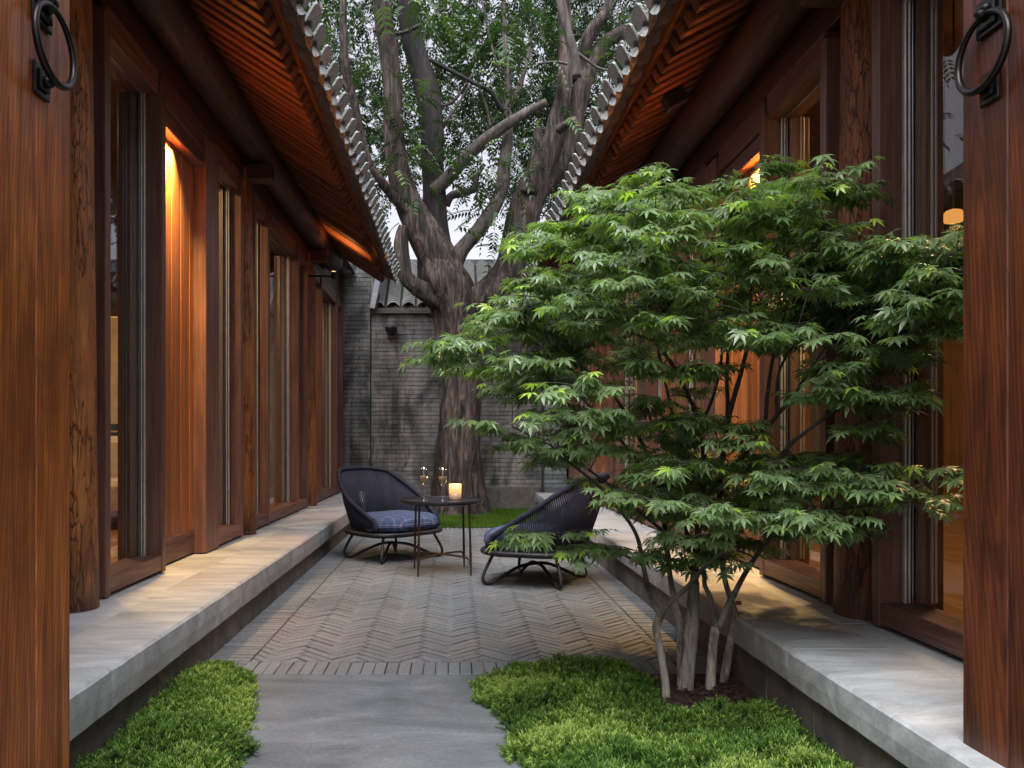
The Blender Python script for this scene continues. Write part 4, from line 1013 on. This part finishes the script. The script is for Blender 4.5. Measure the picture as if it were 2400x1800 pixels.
B = [
 [(1549,1445,15,ym-.1),(1522,1391,13,ym-.15),(1507,1321,11,ym-.2),(1490,1250,9,ym-.25),(1440,1180,8,ym-.3),(1380,1120,7,ym-.3),(1300,1060,5,ym-.3)],
 [(1549,1445,12,ym-.1),(1568,1414,11,ym-.15),(1606,1380,10,ym-.2),(1650,1330,8,ym-.3),(1700,1290,7,ym-.4)],
 [(1507,1325,8,ym-.2),(1460,1300,6,ym-.25),(1380,1270,5,ym-.3),(1310,1262,4,ym-.3)],
 [(1627,1365,20,ym),(1632,1300,17,ym),(1640,1200,15,ym),(1650,1100,13,ym),(1640,1000,11,ym),(1600,900,9,ym),(1540,800,8,ym),(1480,700,6,ym)],
 [(1577,1385,14,ym+.05),(1568,1330,12,ym+.1),(1560,1250,11,ym+.15),(1545,1150,10,ym+.2),(1510,1050,9,ym+.2),(1440,930,7,ym+.2),(1350,850,6,ym+.2),(1230,800,4,ym+.1),(1100,800,3,ym)],
 [(1652,1376,11,ym),(1645,1320,11,ym+.05),(1610,1250,10,ym+.1),(1600,1150,9,ym+.15),(1590,1040,8,ym+.2),(1560,900,7,ym+.25),(1530,760,6,ym+.3),(1500,600,4,ym+.3),(1480,480,3,ym+.25)],
 [(1722,1390,14,ym-.05),(1750,1338,12,ym-.1),(1790,1280,10,ym-.2),(1830,1240,8,ym-.3),(1920,1200,6,ym-.45),(2060,1180,5,ym-.6),(2200,1120,4,ym-.75)],
 [(1722,1430,13,ym+.1),(1700,1363,12,ym+.1),(1690,1290,12,ym+.05),(1685,1180,12,ym),(1690,1100,13,ym-.02),(1700,1020,12,ym-.05),(1712,960,12,ym-.1),(1740,860,10,ym-.1),(1756,780,8,ym-.15),(1760,650,5,ym-.15),(1770,500,3,ym-.15)],
 [(1698,1040,11,ym-.03),(1705,960,10,ym),(1703,880,9,ym),(1706,800,7,ym),(1700,650,5,ym),(1690,520,3,ym)],
 [(1690,1120,11,ym-.05),(1740,1070,12,ym-.2),(1762,1040,12,ym-.25),(1790,1000,10,ym-.25),(1799,920,9,ym-.25),(1815,820,7,ym-.3),(1850,700,5,ym-.35),(1900,560,3,ym-.35)],
 [(1756,1045,10,ym-.25),(1800,1000,10,ym-.3),(1826,968,10,ym-.35),(1862,925,8,ym-.4),(1890,880,7,ym-.45),(1960,780,5,ym-.55),(2060,680,4,ym-.7),(2180,560,3,ym-.85)],
 [(1822,970,7,ym-.35),(1820,930,7,ym-.35),(1830,860,6,ym-.35),(1880,780,4,ym-.4)],
 [(1790,1150,9,ym-.3),(1846,1050,10,ym-.4),(1885,1015,9,ym-.45),(1940,975,8,ym-.5),(1998,940,7,ym-.55),(2060,890,5,ym-.6),(2130,840,4,ym-.7)],
 [(1700,1290,9,ym),(1740,1210,9,ym-.15),(1790,1150,9,ym-.3)],
 [(1640,1010,8,ym),(1680,900,7,ym+.05),(1690,800,6,ym+.1),(1650,700,5,ym+.1),(1600,560,3,ym+.1)],
 [(1540,800,6,ym),(1480,780,5,ym-.1),(1400,740,4,ym-.15),(1280,700,3,ym-.2),(1180,690,2.5,ym-.2)],
 [(1560,1250,8,ym+.1),(1500,1200,7,ym),(1420,1130,6,ym-.1),(1300,1050,4,ym-.1),(1200,1000,3,ym-.1)],
 [(1545,1150,8,ym+.2),(1470,1050,7,ym+.2),(1390,960,6,ym+.3),(1300,880,4,ym+.35),(1180,860,3,ym+.35)],
]
for q in B: stem('branch', q, M_MBR, 9)
# leaf pads
poly = [(965,832),(1030,775),(1085,710),(1140,620),(1200,530),(1270,470),(1380,430),(1440,415),(1520,403),(1600,450),(1640,440),(1690,428),(1780,420),(1925,388),(1985,440),(2005,515),(2060,570),(2150,540),(2240,490),(2250,600),(2245,770),(2130,850),(2060,950),(2065,1020),(2035,1090),(2090,1110),(2220,1085),(2222,1165),(2150,1210),(2040,1250),(1900,1275),(1740,1330),(1700,1385),(1560,1395),(1495,1360),(1430,1275),(1345,1175),(1280,1075),(1190,1060),(1150,1000),(1250,980),(1165,925),(1085,870)]
def inside(x, y, pg=poly):
    r = False; j = len(pg)-1
    for i in range(len(pg)):
        if (pg[i][1] > y) != (pg[j][1] > y) and x < (pg[j][0]-pg[i][0])*(y-pg[i][1])/(pg[j][1]-pg[i][1])+pg[i][0]: r = not r
        j = i
    return r
def mdens(x, y):
    d = 1.
    if 1630 < x < 1990 and 810 < y < 1065: d = .05
    if 1960 <= x < 2080 and 960 < y < 1090: d = .25
    if 1380 < x < 1660 and 860 < y < 1000: d = .75
    if 1440 < x < 1800 and 1270 < y: d = .35
    if x > 1880 and 1080 < y: d = .5
    if 1300 < x < 1500 and 1090 < y < 1330: d = .25
    if x < 1250 and y > 900: d = .6
    return d
def mdepth(x, nr_):
    ymax = 1.58*F/max(x-VX, 1)
    lo = 2.55; hi = 4.15 if x > 1300 else 3.9
    hi = min(hi, ymax); lo = min(lo, hi-.35)
    if x < 1300: lo = 2.9
    return nr_.uniform(lo, hi)
pads = []
while len(pads) < 400:
    x, y = nr.uniform(950,2260), nr.uniform(385,1445)
    if not (inside(x, y) and inside(x-75, y-10) and inside(x, y+30)) or nr.rand() > mdens(x, y): continue
    pads.append((x, y, mdepth(x, nr)))
pads += [(1075,828,3.1),(1110,800,3.1),(1065,845,3.05),(1090,815,2.95),(1280,1262,3.05),(1320,1290,3.05),(1300,1250,3.0),(1170,1000,3.0),(1120,860,3.1),(2160,1150,2.55),(2200,1100,2.5),(1760,400,3.2),(1480,405,3.3),(1700,1000,2.9),(1990,1000,2.75),(1900,1240,2.8),(1640,445,3.3),(1490,1290,3.1)]
twigs = MB(); ML = []
for (x, y, dp) in pads:
    c = P(x, y, dp)
    # nearest lower skeleton point
    best = min(SK, key=lambda s: (s[0]-c).length+(.6 if s[0].z > c.z+.05 else 0))
    a = best[0]; Ld = (c-a).length
    mid = (a+c)/2+Vector((nr.normal(0,.015),nr.normal(0,.015),.02+.10*Ld))
    t_ = catmull([tuple(a), tuple(mid), tuple(c)], 5)
    r0 = min(best[1]*.7, .0045)
    twigs.tube(t_, list(np.linspace(r0, .0014, len(t_))), 5, caps=False)
    if Ld < .7: SK.extend((Vector(q), .002) for q in t_[4::3])
    out = (c-a); out.z = 0
    ang0 = math.atan2(out.y, out.x) if out.length > .02 else nr.uniform(0,2*PI)
    nt_ = nr.randint(5,9)
    for b_ in range(nt_):
        an = ang0+nr.uniform(-1.5,1.5); ln = nr.uniform(.08,.20); tip = c+Vector((math.cos(an)*ln, math.sin(an)*ln, nr.uniform(-.035,.035)))
        twigs.tube([c, (c+tip)/2+Vector((0,0,.008)), tip], [.0014,.0011,.0008], 4, caps=False)
        for f_ in (.3,.5,.68,.85,1.0):
            for sd in (-1,1):
                if f_ == 1.0 and sd > 0: continue
                p = c.lerp(tip, f_)+Vector((0,0,.004)); yaw = an+sd*nr.uniform(.5,1.1)*(0 if f_ == 1.0 else 1)+nr.normal(0,.15)
                ML.append((p.x,p.y,p.z,yaw, nr.uniform(.05,.65), nr.normal(0,.28), nr.uniform(.028,.060), (x,y)))
tag(twigs.build('twigs', M_MBR, mp_, True), kind='stuff')
def mleaf(seed):
    r = random.Random(seed); V = [(0,0,0)]; T = []; pet = .45
    c = (pet,0,0); V.append(c)
    lobes = [(-2.35,.42),(-1.55,.68),(-.75,.90),(0,1.0),(.75,.90),(1.55,.68),(2.35,.42)]
    n = len(lobes)
    for i, (an, L) in enumerate(lobes):
        an += r.uniform(-.08,.08); L *= r.uniform(.9,1.08); dr = .30*L*L
        d = (math.cos(an), math.sin(an)); q = (-d[1], d[0]); w_ = .12*L+.02; k = len(V)
        m1 = (c[0]+d[0]*L*.45, c[1]+d[1]*L*.45)
        V += [(m1[0]+q[0]*w_, m1[1]+q[1]*w_, -dr*.2+.02), (m1[0]-q[0]*w_, m1[1]-q[1]*w_, -dr*.2+.02), (m1[0], m1[1], -dr*.2-.01), (c[0]+d[0]*L, c[1]+d[1]*L, -dr)]
        T += [(1,k+2,k),(k,k+2,k+3),(1,k+1,k+2),(k+1,k+3,k+2)]
    k = len(V); V += [(0,.012,0),(0,-.012,0)]; T.append((k,k+1,1))
    return np.array(V), np.array(T)
MV = [mleaf(i) for i in range(5)]
ML.sort(key=lambda q: q[1]-.8*q[6])
VV = []; TT = []; tn = []; off = 0
mm = [tri_mesh('leaf', a, b_, M_MAPLE, np.full(len(a), tv)) for (a, b_), tv in zip(MV+MV[:3], (.2,.45,.7,.85,.1,.6,.97,.35))]
for n_, q in enumerate(ML):
    M = rotm(q[3], q[4], q[5]); s_ = q[6]
    if n_ < 300: put('leaf', mm[n_ % 8], mp_, q[:3], Matrix(M.tolist()).to_euler(), (s_,)*3)
    else:
        v, t_ = MV[n_ % 5]; VV.append(v*s_@M.T+np.array(q[:3])); TT.append(t_+off); off += len(v)
        tv = min(.92,max(0,nr.normal(.5,.25)));  tv = 1. if nr.rand() < .05 else tv
        tn.append(np.full(len(v), tv))
tag(put('crown', tri_mesh('crown', np.concatenate(VV), np.concatenate(TT), M_MAPLE, np.concatenate(tn)), mp_), kind='stuff')
# seed pods and plant tag
for q in ((2090,1168),(2106,1165)):
    c = P(*q, 2.62); MB().lathe([(0,-.008),(.006,-.004),(.007,.002),(.003,.009),(0,.011)], 10, tuple(c)).build('seed_pod', M_MTRUNK, mp_, True)
tg = MB(); c = P(1731,1413,3.38); tg.box(c.x-.013,c.x+.013,c.y-.001,c.y+.001,c.z-.009,c.z+.009,.0005)
tag(tg.build('plant_tag', M_RED), 'small red plant tag tied to the right maple stem', 'tag')
# mulch
mu = MB()
for i in range(420):
    x, y = nr.uniform(.72, 1.24), nr.uniform(3.02, 3.5); s_ = nr.uniform(.008,.02); a = nr.uniform(0,PI); 
    dx, dy = math.cos(a)*s_, math.sin(a)*s_; z = nr.uniform(0,.014)
    mu.add([(x-dx,y-dy,z),(x+dy*.4,y-dx*.4,z+.006),(x+dx,y+dy,z+.003),(x-dy*.4,y+dx*.4,z+.008)], [(0,1,2),(0,2,3),(0,3,1),(1,3,2)])
tag(mu.build('mulch', M_SOIL), 'dark bark mulch around the maple stems', None, kind='stuff')
MB_s = MB().box(.70, XR-.002, 2.98, 3.566, -.02, .002); tag(MB_s.build('soil', M_SOIL), kind='structure')
# ------------------------------------------------------------------ sedum beds
def shoot(seed):
    r = np.random.RandomState(seed); V = []; T = []
    for i in range(17):
        h = .003+.028*(i/16); an = i*2.4+r.uniform(-.3,.3); L = r.uniform(.010,.018)*(1-.3*i/16); up = .25+.9*(i/16)
        d = np.array((math.cos(an), math.sin(an), up)); d /= np.linalg.norm(d); q = np.array((-math.sin(an), math.cos(an), 0))*.0014
        b = np.array((0,0,h)); k = len(V); V += [b-q, b+q, b+d*L*.6+q*.9, b+d*L]; T += [(k,k+1,k+2),(k,k+2,k+3)]
    return np.array(V), np.array(T)
SH = [shoot(i) for i in range(6)]
def sedum(pg, name_label, n, seed, hmax=.075):
    r = np.random.RandomState(seed); VV = []; TT = []; tn = []; off = 0
    xs = [p[0] for p in pg]; ys = [p[1] for p in pg]; pts = []
    def edge(x, y):
        d = 9
        for i in range(len(pg)):
            a, b = np.array(pg[i-1]), np.array(pg[i]); ab = b-a; t = max(0,min(1,np.dot(np.array((x,y))-a,ab)/(np.dot(ab,ab)+1e-9))); d = min(d, np.hypot(*(a+ab*t-(x,y))))
        return d
    while len(pts) < n:
        x, y = r.uniform(min(xs),max(xs)), r.uniform(min(ys),max(ys))
        if not inside(x, y, pg): continue
        e = edge(x, y); e += .05*mnoise.noise(Vector((x*11,y*11,seed+9))); e = max(e,.002); f_ = min(1, e/.13)**1.3
        nz = mnoise.noise(Vector((x*5,y*5,seed))); nz2 = mnoise.noise(Vector((x*14,y*14,seed+4)))
        z = hmax*(f_**.5)*(.62+.55*nz+.35*nz2)
        pts.append((x,y,max(.0,z)))
        v, t_ = SH[r.randint(6)]; s_ = r.uniform(.95,1.55); lean = .9*(1-f_)+r.uniform(0,.45)
        M = rotm(r.uniform(0,2*PI), lean*r.uniform(.3,1), 0)
        VV.append(v*s_@M.T+np.array((x+r.normal(0,.004),y+r.normal(0,.004),max(0,z)-.012))); TT.append(t_+off); off += len(v)
        g = .5+.9*mnoise.noise(Vector((x*3.2,y*3.2,3+seed)))+r.normal(0,.2); tv = np.linspace(-.45,.3,17).repeat(4)+g
        tn.append(np.clip(tv,0,1))
    # humus mound below
    o = put('sedum', tri_mesh('sedum', np.concatenate(VV), np.concatenate(TT), M_SEDUM, np.concatenate(tn)))
    tag(o, name_label, 'ground cover', kind='stuff')
    m = MB(); nx, ny = 50, 60; gx = np.linspace(min(xs),max(xs),nx); gy = np.linspace(min(ys),max(ys),ny); idm = {}
    for i, x in enumerate(gx):
        for j, y in enumerate(gy):
            if inside(x, y, pg):
                e = edge(x, y); f_ = min(1, e/.13)**1.3; nz = mnoise.noise(Vector((x*5,y*5,seed))); nz2 = mnoise.noise(Vector((x*14,y*14,seed+4)))
                idm[(i,j)] = len(m.v); m.v.append((x,y,max(.001,hmax*f_**.5*(.62+.55*nz+.35*nz2)-.012 if e > .03 else .001)))
    for i in range(nx-1):
        for j in range(ny-1):
            q = [(i,j),(i+1,j),(i+1,j+1),(i,j+1)]
            if all(k in idm for k in q): m.f.append(tuple(idm[k] for k in q))
    me = m.mesh('humus', M_HUM, True); h = put('moss_mat', me); tag(h, kind='stuff')
M_HUM = stone('stem_mat', (.012,.022,.006), (.025,.045,.01), (.04,.07,.018), (60,60,60), rough=.9)
pgR = [(.30,1.3),(.30,2.37),(.30,2.47),(.17,2.60),(.20,2.80),(.185,2.98),(.08,3.2),(.10,3.42),(.27,3.55),(.55,3.61),(.80,3.56),(.86,3.4),(.83,3.2),(.80,3.06),(.90,3.0),(1.02,3.0),(1.12,3.06),(1.2,3.12),(1.25,3.0),(1.25,1.3)]
pgL = [(-.66,1.3),(-.665,2.40),(-.70,2.56),(-.66,2.66),(-.74,2.78),(-.76,3.0),(-.80,3.12),(-.84,3.35),(-.90,3.5),(-1.0,3.62),(-1.1,3.66),(-1.18,3.6),(-1.18,1.3)]
sedum(pgR, 'bright green needle leaved sedum carpet right of the concrete path', 15500, 1)
sedum(pgL, 'bright green sedum clump left of the path against the terrace', 8500, 2)
# ------------------------------------------------------------------ lawn
lw = MB().box(-.98, 1.24, 9.60, 12.15, -.02, .012); tag(lw.build('lawn_soil', M_HUM), kind='structure')
r = np.random.RandomState(9); n = 42000; x = r.uniform(-.98,1.24,n); y = r.uniform(9.6,12.1,n)
keep = ~(((x-.1)**2+(y-11.3)**2) < .30**2); keep &= ~((x > .25)&(y > 11.75)&(r.rand(n) < .7))
x, y = x[keep], y[keep]; n = len(x)
hh = np.array([.035+.03*max(0,mnoise.noise(Vector((a*3,b*3,0)))+.3) for a, b in zip(x, y)])*r.uniform(.6,1.2,n)
an = r.uniform(0,2*PI,n); w_ = .0035; le = r.uniform(-.6,.6,(n,2))
base = np.stack([x,y,np.full(n,.01)],1); q = np.stack([np.cos(an)*w_,np.sin(an)*w_,np.zeros(n)],1)
tip = base+np.stack([le[:,0]*hh, le[:,1]*hh, hh],1)
V = np.stack([base-q, base+q, tip],1).reshape(-1,3); T = np.arange(3*n).reshape(-1,3)
g = np.array([.5+.7*mnoise.noise(Vector((a*2,b*2,5))) for a, b in zip(x, y)])+r.normal(0,.15,n)
tag(put('lawn', tri_mesh('lawn', V, T, M_GRASS, np.clip(np.repeat(g,3),0,1))), 'soft green lawn around the foot of the old tree', 'lawn', kind='stuff')
